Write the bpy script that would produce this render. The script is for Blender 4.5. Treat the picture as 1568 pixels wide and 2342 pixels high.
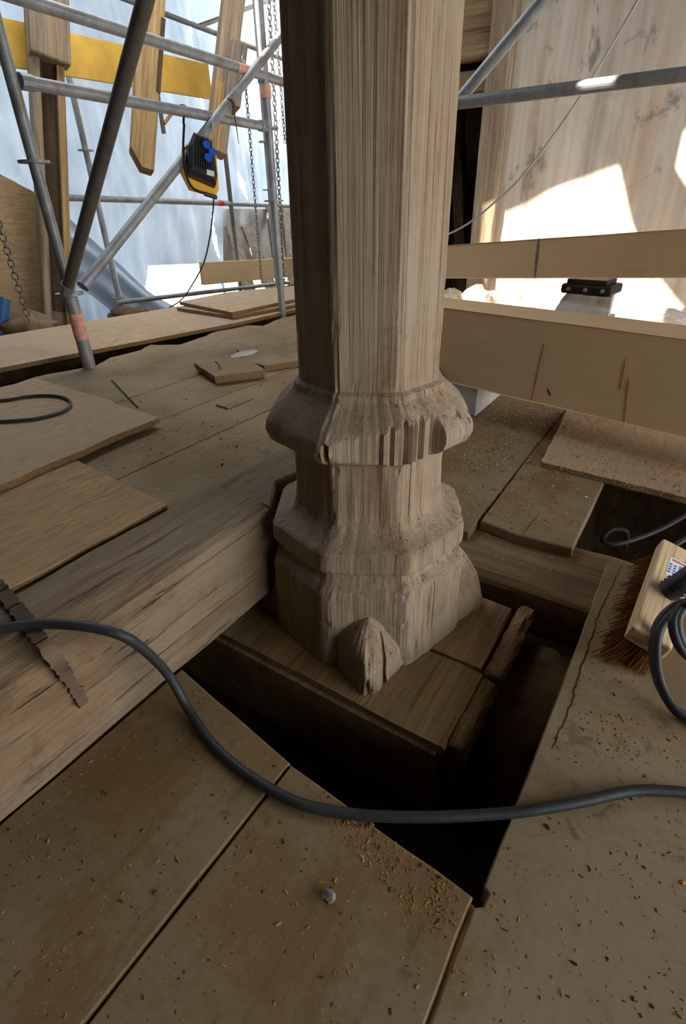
import bpy, bmesh, math, random
from mathutils import Vector, Matrix, noise, geometry
random.seed(7)
for o in list(bpy.data.objects): bpy.data.objects.remove(o)
SC = bpy.context.scene
COL = SC.collection
PI = math.pi

# ------------------------------------------------------------------ camera
# world: +X runs along the floor boards (away, to the right), +Y across them (away, to the left), Z up; metres
F_PX, CX, CY = 1178.0, 784.0, 1171.0
PITCH, ROLL, HEAD, EYE = math.radians(30.8), math.radians(1.3), math.radians(33.7), 0.90
fh = Vector((math.cos(HEAD), math.sin(HEAD), 0)); rh = Vector((math.sin(HEAD), -math.cos(HEAD), 0)); zz = Vector((0, 0, 1))
CF = fh*math.cos(PITCH) - zz*math.sin(PITCH)
u0 = fh*math.sin(PITCH) + zz*math.cos(PITCH)
CR = rh*math.cos(ROLL) - u0*math.sin(ROLL)
CU = rh*math.sin(ROLL) + u0*math.cos(ROLL)
EYEP = Vector((0, 0, EYE))
cam = bpy.data.cameras.new('camera'); camo = bpy.data.objects.new('camera', cam); COL.objects.link(camo)
camo.matrix_world = Matrix(((CR.x, CU.x, -CF.x, 0), (CR.y, CU.y, -CF.y, 0), (CR.z, CU.z, -CF.z, EYE), (0, 0, 0, 1)))
cam.sensor_fit = 'VERTICAL'; cam.sensor_height = 36.0; cam.sensor_width = 24.0
cam.lens = 36.0*F_PX/2342.0; cam.clip_start = 0.02; cam.clip_end = 200
SC.camera = camo

def ray(px, py): return CR*(px-CX) - CU*(py-CY) + CF*F_PX
def at(px, py, z=0.0):                      # survey helper: point of the photograph on a level plane
    d = ray(px, py); return EYEP + d*((z-EYE)/d.z)
def atx(px, py, x):                         # ... on a wall plane x = const
    d = ray(px, py); return EYEP + d*(x/d.x)
def aty(px, py, y):
    d = ray(px, py); return EYEP + d*(y/d.y)

# ------------------------------------------------------------------ sky, sun, exposure
W = bpy.data.worlds.new('sky'); SC.world = W; W.use_nodes = True
wn = W.node_tree; bg = wn.nodes['Background']
bg.inputs['Color'].default_value = (0.96, 0.97, 1.0, 1); bg.inputs['Strength'].default_value = 8.5
SUN = Vector((-0.50, 0.52, 0.69)).normalized()          # towards the sun
sl = bpy.data.lights.new('sun', 'SUN'); sl.energy = 30.0; sl.angle = math.radians(0.6); sl.color = (1.0, 0.94, 0.84)
so = bpy.data.objects.new('sun', sl); COL.objects.link(so); so.rotation_euler = SUN.to_track_quat('Z', 'Y').to_euler()
so.location = (0, 6, 8)
vs = SC.view_settings; vs.view_transform = 'Standard'; vs.look = 'None'; vs.gamma = 1.0; vs.use_curve_mapping = False
vs.exposure = -0.22

# ------------------------------------------------------------------ helpers
def tag(o, label=None, cat=None, group=None, kind=None):
    if label: o['label'] = label
    if cat: o['category'] = cat
    if group: o['group'] = group
    if kind: o['kind'] = kind
    return o
def empty(name, loc=(0, 0, 0), rz=0.0, label=None, cat=None, group=None, kind=None):
    o = bpy.data.objects.new(name, None); COL.objects.link(o); o.location = loc; o.rotation_euler = (0, 0, rz)
    o.empty_display_size = 0.05
    return tag(o, label, cat, group, kind)
def obj(name, bm, mat, parent=None, loc=None, smooth=False, label=None, cat=None, group=None, kind=None):
    if isinstance(bm, bmesh.types.BMesh):
        bmesh.ops.recalc_face_normals(bm, faces=bm.faces[:])
        me = bpy.data.meshes.new(name); bm.to_mesh(me); bm.free()
    else: me = bm
    if smooth:
        for p in me.polygons: p.use_smooth = True
    for m in (mat if isinstance(mat, (list, tuple)) else [mat]):
        me.materials.append(m)
    o = bpy.data.objects.new(name, me); COL.objects.link(o)
    if loc is not None: o.location = loc
    if parent is not None: o.parent = parent
    return tag(o, label, cat, group, kind)
def recentre(o):
    """move a mesh's origin to the middle of its base so that its own axes carry the grain"""
    vsx = [v.co for v in o.data.vertices]
    c = Vector(((min(v.x for v in vsx)+max(v.x for v in vsx))/2, (min(v.y for v in vsx)+max(v.y for v in vsx))/2, min(v.z for v in vsx)))
    o.data.transform(Matrix.Translation(-c)); o.location = o.location + c
    return o
def BM(): return bmesh.new()
def box(bm, x0, x1, y0, y1, z0, z1, mtx=None, bev=0.0, seg=2):
    vsx = [bm.verts.new((x, y, z)) for x in (x0, x1) for y in (y0, y1) for z in (z0, z1)]
    fs = [(0, 1, 3, 2), (4, 6, 7, 5), (0, 4, 5, 1), (2, 3, 7, 6), (0, 2, 6, 4), (1, 5, 7, 3)]
    faces = [bm.faces.new([vsx[i] for i in f]) for f in fs]
    if mtx is not None: bmesh.ops.transform(bm, matrix=mtx, verts=vsx)
    if bev > 0:
        es = list({e for f in faces for e in f.edges})
        bmesh.ops.bevel(bm, geom=es, offset=bev, segments=seg, affect='EDGES', profile=0.5)
    return bm
def frame(p0, p1, up=(0, 0, 1)):
    p0 = Vector(p0); p1 = Vector(p1); x = (p1-p0); L = x.length; x.normalize()
    up = Vector(up); y = up.cross(x); y.normalize(); z = x.cross(y)
    return Matrix(((x.x, y.x, z.x, p0.x), (x.y, y.y, z.y, p0.y), (x.z, y.z, z.z, p0.z), (0, 0, 0, 1))), L
def tube(bm, p0, p1, r, n=16, r2=None, hollow=True):
    m, L = frame(p0, p1, (0, 0, 1) if abs((Vector(p1)-Vector(p0)).normalized().z) < 0.95 else (0, 1, 0))
    r2 = r if r2 is None else r2
    a = []; b = []
    for i in range(n):
        t = 2*PI*i/n
        a.append(bm.verts.new(m @ Vector((0, r*math.cos(t), r*math.sin(t)))))
        b.append(bm.verts.new(m @ Vector((L, r2*math.cos(t), r2*math.sin(t)))))
    for i in range(n): bm.faces.new((a[i], a[(i+1) % n], b[(i+1) % n], b[i]))
    bm.faces.new(a[::-1]); bm.faces.new(b)
    return bm
def catmull(pts, per=8, closed=False):
    pts = [Vector(p) for p in pts]; n = len(pts); out = []
    rng = n if closed else n-1
    for i in range(rng):
        p = [pts[(i+k) % n] if closed else pts[min(max(i+k, 0), n-1)] for k in (-1, 0, 1, 2)]
        for j in range(per):
            t = j/per
            out.append(0.5*((2*p[1]) + (p[2]-p[0])*t + (2*p[0]-5*p[1]+4*p[2]-p[3])*t*t + (3*p[1]-p[0]-3*p[2]+p[3])*t**3))
    if not closed: out.append(pts[-1])
    return out
def sweep(bm, path, r, n=10, closed=False):
    path = [Vector(p) for p in path]; m = len(path)
    up = Vector((0.13, 0.21, 0.97)).normalized(); rings = []
    for i, p in enumerate(path):
        if closed: t = path[(i+1) % m]-path[i-1]
        else: t = path[min(i+1, m-1)]-path[max(i-1, 0)]
        t.normalize(); a = (up-t*up.dot(t))
        if a.length < 1e-4: a = t.orthogonal()
        a.normalize(); b = t.cross(a); up = a
        rr = r(i/(m-1)) if callable(r) else r
        rings.append([bm.verts.new(p+a*rr*math.cos(2*PI*k/n)+b*rr*math.sin(2*PI*k/n)) for k in range(n)])
    for i in range(m if closed else m-1):
        A, B = rings[i], rings[(i+1) % m]
        for k in range(n): bm.faces.new((A[k], A[(k+1) % n], B[(k+1) % n], B[k]))
    if not closed: bm.faces.new(rings[0][::-1]); bm.faces.new(rings[-1])
    return bm
def nz(x, y, z=0.0): return noise.noise(Vector((x, y, z)))
def board(bm, poly, z0, z1, step=0.06, jit=0.003, bev=0.004, seed=0.0, jit_edges=None):
    """a sawn board: outline resampled and slightly ragged, upper arris worn"""
    pts = []; n = len(poly)
    for i in range(n):
        a = Vector(poly[i][:2]); b = Vector(poly[(i+1) % n][:2]); L = (b-a).length
        k = max(1, int(L/step)); d = (b-a)/max(L, 1e-6); nn = Vector((d.y, -d.x))
        jj = jit if jit_edges is None else jit_edges[i]
        for j in range(k):
            p = a+(b-a)*(j/k)
            if 0 < j and jj > 0:
                p = p + nn*(nz(p.x*14+seed, p.y*14, seed)*jj*1.6 + nz(p.x*60, p.y*60, seed+3)*jj*0.8)
            pts.append(p)
    area = sum(pts[i].x*pts[(i+1) % len(pts)].y-pts[(i+1) % len(pts)].x*pts[i].y for i in range(len(pts)))
    if area < 0: pts.reverse()
    m = len(pts); ins = []
    for i in range(m):
        t = (pts[(i+1) % m]-pts[i-1]); t.normalize(); ins.append(pts[i]+Vector((-t.y, t.x))*bev)
    lo = [bm.verts.new((p.x, p.y, z0)) for p in pts]
    mi = [bm.verts.new((p.x, p.y, z1-bev)) for p in pts]
    hi = [bm.verts.new((p.x, p.y, z1)) for p in ins]
    for A, B in ((lo, mi), (mi, hi)):
        for i in range(m): bm.faces.new((A[i], A[(i+1) % m], B[(i+1) % m], B[i]))
    bm.faces.new(hi); bm.faces.new(lo[::-1])
    return bm
def timber(bm, L, w, h, step=0.04, amp=0.004, wear=0.012, seed=0.0, nside=7, sag=None, ends=0.0):
    """an old squared timber along +X, section w (y) by h (z), origin at the bottom middle of its start"""
    sec = []
    cor = [(-w/2, 0), (w/2, 0), (w/2, h), (-w/2, h)]
    for i in range(4):
        a, b = Vector(cor[i]), Vector(cor[(i+1) % 4]); l = (b-a).length
        for j in range(nside):
            t = (j+0.0)/nside; s = min(t, 1-t)*l
            sec.append((a+(b-a)*t, s))
    nx = max(2, int(L/step)); rings = []
    c = Vector((0, h/2))
    for i in range(nx+1):
        x = L*i/nx; ring = []
        for p, s in sec:
            q = p.copy()
            wr = wear*(0.6+0.8*abs(nz(x*3+seed, p.x*2+9, p.y*2)))
            if s < wr:
                d = (c-q); d.normalize(); q += d*(wr-s)*0.75
            f = amp*(nz(x*2.2+seed, q.x*9, q.y*9)+0.5*nz(x*9+seed, q.x*40, q.y*40))
            d = (q-c); d.normalize(); q += d*f
            xe = x
            if ends and i in (0, nx): xe += ends*nz(q.x*25+seed, q.y*25, i)
            ring.append(bm.verts.new((xe, q.x, q.y)))
        rings.append(ring)
    m = len(sec)
    for i in range(nx):
        for k in range(m): bm.faces.new((rings[i][k], rings[i][(k+1) % m], rings[i+1][(k+1) % m], rings[i+1][k]))
    bm.faces.new(rings[0][::-1]); bm.faces.new(rings[-1])
    return bm
def rock(bm, c, s, seed, sub=2, rough=0.25):
    r = bmesh.ops.create_icosphere(bm, subdivisions=sub, radius=1.0)
    for v in r['verts']:
        d = v.co.normalized()
        k = 1+rough*(nz(d.x*1.6+seed, d.y*1.6, d.z*1.6)*1.4+0.5*nz(d.x*4+seed, d.y*4, d.z*4))
        v.co = Vector((c[0]+d.x*s[0]*k, c[1]+d.y*s[1]*k, c[2]+d.z*s[2]*k))
    return bm

# ------------------------------------------------------------------ materials
def lin(h):
    h = h.lstrip('#'); c = [int(h[i:i+2], 16)/255 for i in (0, 2, 4)]
    return tuple((x/12.92 if x <= 0.04045 else ((x+0.055)/1.055)**2.4) for x in c)+(1,)
class NB:
    def __init__(s, name):
        s.m = bpy.data.materials.new(name); s.m.use_nodes = True; s.t = s.m.node_tree
        s.b = s.t.nodes['Principled BSDF']; s.out = s.t.nodes['Material Output']
        s.co = s.t.nodes.new('ShaderNodeTexCoord').outputs['Object']
    def n(s, ty, **k):
        x = s.t.nodes.new(ty)
        for a, b in k.items(): setattr(x, a, b)
        return x
    def l(s, a, b): s.t.links.new(a, b)
    def map(s, scale, rot=(0, 0, 0), src=None, loc=(0, 0, 0)):
        x = s.n('ShaderNodeMapping'); x.inputs['Scale'].default_value = scale; x.inputs['Rotation'].default_value = rot; x.inputs['Location'].default_value = loc
        s.l(src or s.co, x.inputs['Vector']); return x.outputs['Vector']
    def noise(s, vec, scale, detail=4, rough=0.55, dist=0.0, out='Fac'):
        x = s.n('ShaderNodeTexNoise'); x.inputs['Scale'].default_value = scale; x.inputs['Detail'].default_value = detail
        x.inputs['Roughness'].default_value = rough; x.inputs['Distortion'].default_value = dist
        s.l(vec, x.inputs['Vector']); return x.outputs[out]
    def vor(s, vec, scale, out='Distance', feat='F1', rand=1.0):
        x = s.n('ShaderNodeTexVoronoi', feature=feat); x.inputs['Scale'].default_value = scale; x.inputs['Randomness'].default_value = rand
        s.l(vec, x.inputs['Vector']); return x.outputs[out]
    def ramp(s, fac, stops):
        x = s.n('ShaderNodeValToRGB'); e = x.color_ramp.elements
        while len(e) < len(stops): e.new(0.5)
        for i, (p, c) in enumerate(stops):
            e[i].position = p; e[i].color = c if len(c) == 4 else tuple(c)+(1,)
        s.l(fac, x.inputs['Fac']); return x.outputs['Color']
    def r01(s, fac, a, b):
        x = s.n('ShaderNodeMapRange', interpolation_type='SMOOTHSTEP'); x.inputs['From Min'].default_value = a; x.inputs['From Max'].default_value = b
        s.l(fac, x.inputs['Value']); return x.outputs['Result']
    def mix(s, fac, a, b, mode='MIX'):
        x = s.n('ShaderNodeMix', data_type='RGBA', blend_type=mode)
        for sock, v in ((x.inputs['Factor'], fac), (x.inputs['A'], a), (x.inputs['B'], b)): pass
        ins = [i for i in x.inputs if i.enabled] if False else None
        f, A, B = x.inputs[0], x.inputs[6], x.inputs[7]
        for sock, v in ((f, fac), (A, a), (B, b)):
            if hasattr(v, 'is_linked') or hasattr(v, 'links'): s.l(v, sock)
            else: sock.default_value = v
        return x.outputs[2]
    def math(s, op, a, b=0.0):
        x = s.n('ShaderNodeMath', operation=op)
        for i, v in enumerate((a, b)):
            if hasattr(v, 'links'): s.l(v, x.inputs[i])
            else: x.inputs[i].default_value = v
        return x.outputs[0]
    def bump(s, h, strength=0.5, dist=0.01, prev=None):
        x = s.n('ShaderNodeBump'); x.inputs['Strength'].default_value = strength; x.inputs['Distance'].default_value = dist
        s.l(h, x.inputs['Height'])
        if prev is not None: s.l(prev, x.inputs['Normal'])
        return x.outputs['Normal']
    def fin(s, col, rough=0.85, normal=None, metal=0.0, spec=0.3):
        if hasattr(col, 'links'): s.l(col, s.b.inputs['Base Color'])
        else: s.b.inputs['Base Color'].default_value = col
        if hasattr(rough, 'links'): s.l(rough, s.b.inputs['Roughness'])
        else: s.b.inputs['Roughness'].default_value = rough
        s.b.inputs['Metallic'].default_value = metal
        s.b.inputs['Specular IOR Level'].default_value = spec
        if normal is not None: s.l(normal, s.b.inputs['Normal'])
        return s.m
def wood(name, dark, mid, light, axis='X', gs=1.0, along=1.0, bump=0.5, dust=None, dust_amt=0.5, specks=0.0, rough=0.85, groove=0.0, rot=(0, 0, 0), spec=0.25, contrast=1.0, streak=None, streak_amt=0.6, bdist=0.004, fine=0.85, blot=0.0):
    s = NB(name)
    def sc(a, c):
        return {'X': (a*along, c*gs, c*gs), 'Y': (c*gs, a*along, c*gs), 'Z': (c*gs, c*gs, a*along)}[axis]
    g1 = s.noise(s.map(sc(0.9, 16), rot), 1.0, 7, 0.6, 0.6)
    g2 = s.noise(s.map(sc(3.0, 120), rot), 1.0, 5, 0.65, 0.3)
    k = 0.16/contrast
    col = s.ramp(g1, [(0.5-k*1.3, dark), (0.5, mid), (0.5+k*1.3, light)])
    fineC = s.ramp(g2, [(0.32, (0.45, 0.42, 0.40)), (0.52, (1, 1, 1)), (0.75, (1.12, 1.10, 1.06))])
    col = s.mix(fine, col, fineC, 'MULTIPLY')
    if streak is not None:
        g3 = s.noise(s.map(sc(0.5, 5), rot, loc=(3, 5, 1)), 1.0, 4, 0.6, 0.4)
        col = s.mix(s.math('MULTIPLY', s.r01(g3, 0.48, 0.68), streak_amt), col, streak)
    if blot > 0:
        bn = s.noise(s.map((1, 1, 1), loc=(9, 4, 2)), 16, 5, 0.65, 0.5); bn2 = s.noise(s.map((1, 1, 1), loc=(2, 9, 2)), 2.2, 3, 0.6)
        bl = s.math('MULTIPLY', s.r01(s.math('ADD', bn, s.math('MULTIPLY', s.math('SUBTRACT', bn2, 0.5), 0.7)), 0.60, 0.72), blot)
    if dust is not None:
        d = s.noise(s.map((1, 1, 1), loc=(7, 2, 0)), 3.2, 7, 0.62, 0.4)
        d2 = s.noise(s.map((1, 1, 1), loc=(1, 8, 3)), 60, 4, 0.7)
        f = s.math('MULTIPLY', s.r01(s.math('ADD', d, s.math('MULTIPLY', s.math('SUBTRACT', d2, 0.5), 0.35)), 0.36, 0.62), dust_amt)
        col = s.mix(f, col, dust)
    if blot > 0: col = s.mix(bl, col, tuple(x*0.42 for x in dark[:3])+(1,))
    h = s.math('ADD', s.math('MULTIPLY', g2, 0.7), s.math('MULTIPLY', g1, 0.6))
    if groove > 0:
        g4 = s.noise(s.map(sc(1.2, 45), rot, loc=(2, 2, 2)), 1.0, 6, 0.7, 0.5)
        cr = s.r01(g4, 0.30, 0.40)
        col = s.mix(s.math('MULTIPLY', s.math('SUBTRACT', 1.0, cr), groove), col, tuple(x*0.25 for x in dark[:3])+(1,))
        h = s.math('ADD', h, s.math('MULTIPLY', cr, 1.1))
    if specks > 0:
        v = s.vor(s.map((1, 1, 1)), 95, rand=1.0); nmask = s.noise(s.map((1, 1, 1), loc=(4, 4, 0)), 9, 3, 0.7)
        sp = s.math('MULTIPLY', s.r01(v, 0.16, 0.05), s.math('MULTIPLY', s.r01(nmask, 0.42, 0.62), specks))
        col = s.mix(sp, col, tuple(min(1, x*2.4+0.05) for x in light[:3])+(1,))
        v2 = s.vor(s.map((1, 1, 1), loc=(5, 1, 2)), 60)
        sp2 = s.math('MULTIPLY', s.r01(v2, 0.15, 0.05), s.math('MULTIPLY', s.r01(nmask, 0.62, 0.40), specks))
        col = s.mix(sp2, col, tuple(x*0.22 for x in dark[:3])+(1,))
        h = s.math('ADD', h, s.math('MULTIPLY', sp, 0.7))
    return s.fin(col, rough, s.bump(h, bump, bdist), spec=spec)
def osb(name, tint, dust, dust_amt=0.4, axis_swap=False, flake=1.0):
    s = NB(name); cols = None; hh = None
    for i, (rot, sc) in enumerate(((0.5, (17, 105, 40)), (-0.7, (20, 110, 40)), (1.3, (16, 98, 40)))):
        w = s.noise(s.map((1, 1, 1), loc=(i*3, 0, 0)), 6, 2, 0.5, out='Color')
        wv = s.n('ShaderNodeVectorMath', operation='SCALE'); s.l(w, wv.inputs[0]); wv.inputs['Scale'].default_value = 0.05
        ad = s.n('ShaderNodeVectorMath', operation='ADD'); s.l(s.co, ad.inputs[0]); s.l(wv.outputs[0], ad.inputs[1])
        v = s.vor(s.map(tuple(x*flake for x in sc), (0, 0, rot), src=ad.outputs[0]), 1.0, 'Color')
        g = s.n('ShaderNodeSeparateColor'); s.l(v, g.inputs[0])
        c = s.ramp(g.outputs[0], [(0.0, tuple(x*0.74 for x in tint[:3])), (0.45, tint[:3]), (1.0, tuple(min(1, x*1.22) for x in tint[:3]))])
        if cols is None: cols, hh = c, g.outputs[1]
        else:
            f = s.math('GREATER_THAN', g.outputs[2], 0.55)
            cols = s.mix(f, cols, c); hh = s.math('ADD', hh, s.math('MULTIPLY', g.outputs[1], 0.7))
    d = s.noise(s.map((1, 1, 1)), 2.6, 7, 0.65, 0.5)
    cols = s.mix(s.math('MULTIPLY', s.r01(d, 0.35, 0.6), dust_amt), cols, dust)
    d2 = s.noise(s.map((1, 1, 1), loc=(2, 6, 1)), 5.5, 5, 0.6, 0.4)
    cols = s.mix(s.math('MULTIPLY', s.r01(d2, 0.6, 0.72), 0.35), cols, tuple(x*0.4 for x in dust[:3])+(1,))
    return s.fin(cols, 0.8, s.bump(hh, 0.25, 0.002), spec=0.25)
def metal(name, col, rough=0.42, metalness=0.9, mottled=0.25, dirt=None):
    s = NB(name)
    a = s.noise(s.map((1, 1, 1)), 26, 6, 0.65); b = s.noise(s.map((1, 1, 1), loc=(3, 1, 1)), 6, 4, 0.6)
    c = s.ramp(a, [(0.3, tuple(x*(1-mottled) for x in col[:3])), (0.7, tuple(min(1, x*(1+mottled)) for x in col[:3]))])
    if dirt is not None: c = s.mix(s.math('MULTIPLY', s.r01(b, 0.5, 0.66), 0.7), c, dirt)
    return s.fin(c, rough, s.bump(a, 0.12, 0.002), metal=metalness, spec=0.4)
def plain(name, col, rough=0.6, spec=0.3, var=0.15, scale=20, bump=0.1):
    s = NB(name); a = s.noise(s.map((1, 1, 1)), scale, 5, 0.6)
    c = s.ramp(a, [(0.3, tuple(x*(1-var) for x in col[:3])), (0.7, tuple(min(1, x*(1+var)) for x in col[:3]))])
    return s.fin(c, rough, s.bump(a, bump, 0.003), spec=spec)

M = {}
M['column'] = wood('weathered_oak_upright', lin('786249'), lin('9a8469'), lin('b4a28a'), 'Z', gs=2.0, along=0.8, bump=1.0, dust=lin('ab9c88'), dust_amt=0.4, groove=0.6, streak=lin('937451'), streak_amt=0.4, bdist=0.003, contrast=0.8, blot=0.25)
M['beam'] = wood('weathered_oak_beam', lin('66503a'), lin('826c52'), lin('9c8870'), 'X', gs=1.4, along=2.2, bump=1.0, dust=lin('8f8069'), dust_amt=0.55, groove=0.45, specks=0.5, streak=lin('80603c'), streak_amt=0.45, contrast=0.6, bdist=0.004, fine=0.7, blot=0.35)
M['beam_y'] = wood('old_joist', lin('5a4530'), lin('7e664a'), lin('9a8462'), 'X', gs=1.0, bump=0.8, groove=0.4, specks=0.5, streak=lin('76522f'), streak_amt=0.5, dust=lin('8d7a5c'), dust_amt=0.4)
M['plank'] = wood('dusty_floor_plank', lin('735c3a'), lin('7d6643'), lin('87704d'), 'X', gs=0.8, bump=0.15, dust=lin('8d7d62'), dust_amt=0.8, specks=0.5, contrast=0.4, streak=lin('775f42'), streak_amt=0.35, fine=0.22, blot=0.5)
M['slab'] = wood('dusty_wide_plank', lin('7e6948'), lin('897352'), lin('947f5f'), 'X', gs=0.8, bump=0.15, dust=lin('9c8c72'), dust_amt=0.8, specks=0.45, contrast=0.4, streak=lin('80694d'), streak_amt=0.35, fine=0.2, blot=0.5)
M['oldfloor'] = wood('old_dark_floorboards', lin('7d694c'), lin('8d7858'), lin('9c8868'), 'X', gs=0.8, bump=0.25, dust=lin('9b886a'), dust_amt=0.8, specks=0.4, contrast=0.45, fine=0.35, blot=0.4)
M['newoak_x'] = wood('fresh_sawn_oak', lin('cfb084'), lin('d6b88d'), lin('dcc098'), 'X', gs=0.45, along=0.8, bump=0.04, contrast=0.5, dust=lin('c8a97c'), dust_amt=0.3, fine=0.15)
M['greypost'] = wood('grey_old_post', lin('776450'), lin('95836c'), lin('ac9c86'), 'Z', gs=1.0, bump=0.4, groove=0.25, streak=lin('96764c'), streak_amt=0.4)
M['honey'] = wood('honey_pine_post', lin('846a46'), lin('a2845a'), lin('bd9f70'), 'Z', gs=0.9, bump=0.3, groove=0.2)
M['sill'] = wood('dark_sill_timber', lin('735a3c'), lin('917650'), lin('ab9169'), 'X', gs=1.2, bump=0.9, groove=0.5, specks=0.7, dust=lin('9a835f'), dust_amt=0.4, blot=0.4)
M['grayboard'] = wood('grey_weathered_board', lin('5a5046'), lin('786d60'), lin('938879'), 'Z', gs=0.8, bump=0.5, groove=0.3)
M['osb_floor'] = osb('trodden_strand_board', lin('b39672'), lin('a8957a'), 0.75, flake=1.3)
M['osb_fresh'] = osb('clean_strand_board', lin('b08d62'), lin('9c8262'), 0.45, flake=1.2)
M['osb_wall'] = osb('upright_strand_board', lin('ad9069'), lin('9c876a'), 0.4, flake=0.8)
M['edge'] = plain('pressed_board_edge', lin('82694a'), 0.9, 0.1, 0.3, 120, 0.5)
M['galv'] = metal('galvanised_tube', lin('96999a'), 0.55, 0.5, 0.22, lin('7d776d'))
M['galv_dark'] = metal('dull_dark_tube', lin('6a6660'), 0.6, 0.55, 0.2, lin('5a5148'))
M['orange'] = plain('orange_paint_band', lin('e6a78e'), 0.6, 0.3, 0.3, 40)
M['yellow'] = plain('yellow_formwork_panel', lin('cfa748'), 0.6, 0.3, 0.15, 8)
M['rust'] = metal('rusty_iron', lin('5c4a3a'), 0.9, 0.15, 0.45, lin('76644e'))
M['chain'] = metal('chain_steel', lin('77746c'), 0.5, 0.8, 0.3)
M['rubber'] = plain('black_cable_rubber', lin('2f3132'), 0.55, 0.4, 0.3, 90, 0.15)
M['blacksteel'] = metal('black_steel', lin('2a2826'), 0.5, 0.5, 0.3)
M['blackplastic'] = plain('black_plastic', lin('26262a'), 0.45, 0.4, 0.15, 60)
M['blue'] = plain('blue_plastic', lin('1d55b8'), 0.45, 0.4, 0.1)
M['bluepaint'] = metal('blue_painted_steel', lin('33608f'), 0.55, 0.2, 0.2)
M['yellowrim'] = plain('yellow_lamp_frame', lin('f2b63a'), 0.45, 0.4, 0.08)
M['white'] = plain('white_sticker', lin('e4e4e2'), 0.6, 0.3, 0.03)
M['red'] = plain('red_band', lin('c8302a'), 0.6)
M['beech'] = wood('pale_beech_block', lin('c0a276'), lin('d6bb90'), lin('e2caa2'), 'X', gs=0.8, bump=0.1, contrast=0.6)
M['coir'] = plain('coir_fibre', lin('74461f'), 0.9, 0.1, 0.45, 150, 0.5)
M['stone'] = plain('pale_rubble_stone', lin('cbbfae'), 0.9, 0.15, 0.3, 9, 0.6)
M['brownstone'] = plain('brown_foundation_stone', lin('5e4c38'), 0.95, 0.1, 0.4, 14, 0.8)
M['whiteblock'] = plain('whitewashed_block', lin('b5afa5'), 0.85, 0.2, 0.22, 7, 0.4)
M['sack'] = plain('earthy_sacking', lin('6b5a46'), 0.95, 0.1, 0.35, 12, 0.6)
M['nail'] = metal('dull_nail', lin('5c4a3a'), 0.6, 0.6, 0.2)
M['bluestain'] = plain('grey_blue_smear', lin('77706a'), .8, .1, .3, 40)
M['pebble'] = plain('grey_pebble', lin('77726c'), 0.8, 0.2, 0.3, 30)
M['chip_pale'] = plain('pale_wood_chip', lin('c4b08c'), 0.9, 0.1, 0.2)
M['chip_brown'] = plain('brown_wood_chip', lin('b27f48'), 0.9, 0.1, 0.35)
M['chip_dark'] = plain('dark_crumb', lin('4a3826'), 0.95, 0.1, 0.3)
def make_dirt():
    s = NB('dark_earth'); a = s.noise(s.map((1, 1, 1)), 14, 8, 0.7); b = s.noise(s.map((1, 1, 1), loc=(2, 0, 0)), 90, 4, 0.7)
    c = s.ramp(a, [(0.3, lin('2e2318')), (0.6, lin('55422d')), (0.8, lin('6d573c'))])
    return s.fin(c, 0.95, s.bump(s.math('ADD', a, b), 0.9, 0.02), spec=0.1)
M['dirt'] = make_dirt()
def make_wall():
    s = NB('stained_limewashed_boarding')
    a = s.noise(s.map((1, 6.5, 0.7)), 1.0, 6, 0.6, 0.5); b = s.noise(s.map((1, 22, 0.8)), 1.0, 5, 0.6, 0.4)
    c = s.ramp(a, [(0.30, lin('aaa196')), (0.5, lin('c4baac')), (0.68, lin('d2c8ba'))])
    c = s.mix(0.7, c, s.ramp(b, [(0.3, (0.80, 0.74, 0.68)), (0.55, (1, 1, 1))]), 'MULTIPLY')
    w = s.noise(s.map((1, 7, 0.55), loc=(0, 3.1, 0)), 1.0, 3, 0.5, 0.3)
    c = s.mix(s.math('MULTIPLY', s.r01(w, 0.53, 0.66), 0.35), c, lin('b59470'))
    d = s.noise(s.map((1, 2.4, 1.6), loc=(0, 1.3, 0.4)), 1.6, 6, 0.68, 0.6)
    c = s.mix(s.math('MULTIPLY', s.r01(d, 0.55, 0.66), 0.75), c, lin('6f685f'))
    e = s.noise(s.map((1, 1, 1), loc=(0, 5, 2)), 3.0, 6, 0.7, 0.3)
    c = s.mix(s.math('MULTIPLY', s.r01(e, 0.55, 0.72), 0.5), c, lin('d6cec0'))
    return s.fin(c, 0.85, s.bump(s.math('ADD', a, b), 0.4, 0.01), spec=0.15)
M['wall'] = make_wall()
M['darkwood'] = wood('dark_timber', lin('2c2117'), lin('4a3826'), lin('62503a'), 'Z', gs=0.8, bump=0.6)  # dark brown timber for ceiling, unseen walls and doorway room
M['render'] = plain('dull_render', lin('8a8070'), 0.9, 0.1, 0.15, 4, 0.3)
def make_tarp(name='white_translucent_tarpaulin', fac=0.034):
    s = NB(name)
    a = s.noise(s.map((1, 1, 1)), 1.7, 6, 0.6, 0.4); b = s.noise(s.map((1, 1, 1), loc=(3, 0, 1)), 7, 6, 0.7)
    c = s.ramp(a, [(0.3, lin('adc1d6')), (0.7, lin('c6d8ea'))])
    c = s.mix(s.math('MULTIPLY', s.r01(b, 0.55, 0.75), 0.22), c, lin('8d8f8c'))
    d = s.n('ShaderNodeBsdfDiffuse'); tr = s.n('ShaderNodeBsdfTranslucent'); mx = s.n('ShaderNodeMixShader')
    s.l(c, d.inputs['Color']); s.l(c, tr.inputs['Color']); mx.inputs['Fac'].default_value = fac
    nb = s.bump(s.math('ADD', a, b), 0.2, 0.03); s.l(nb, d.inputs['Normal'])
    s.l(d.outputs[0], mx.inputs[1]); s.l(tr.outputs[0], mx.inputs[2]); s.l(mx.outputs[0], s.out.inputs['Surface'])
    return s.m
M['tarp'] = make_tarp(); M['tarp_fill'] = make_tarp('added_light_sheet', 0.36)  # second sheet is a diffuser added overhead to brighten the back left

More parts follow.
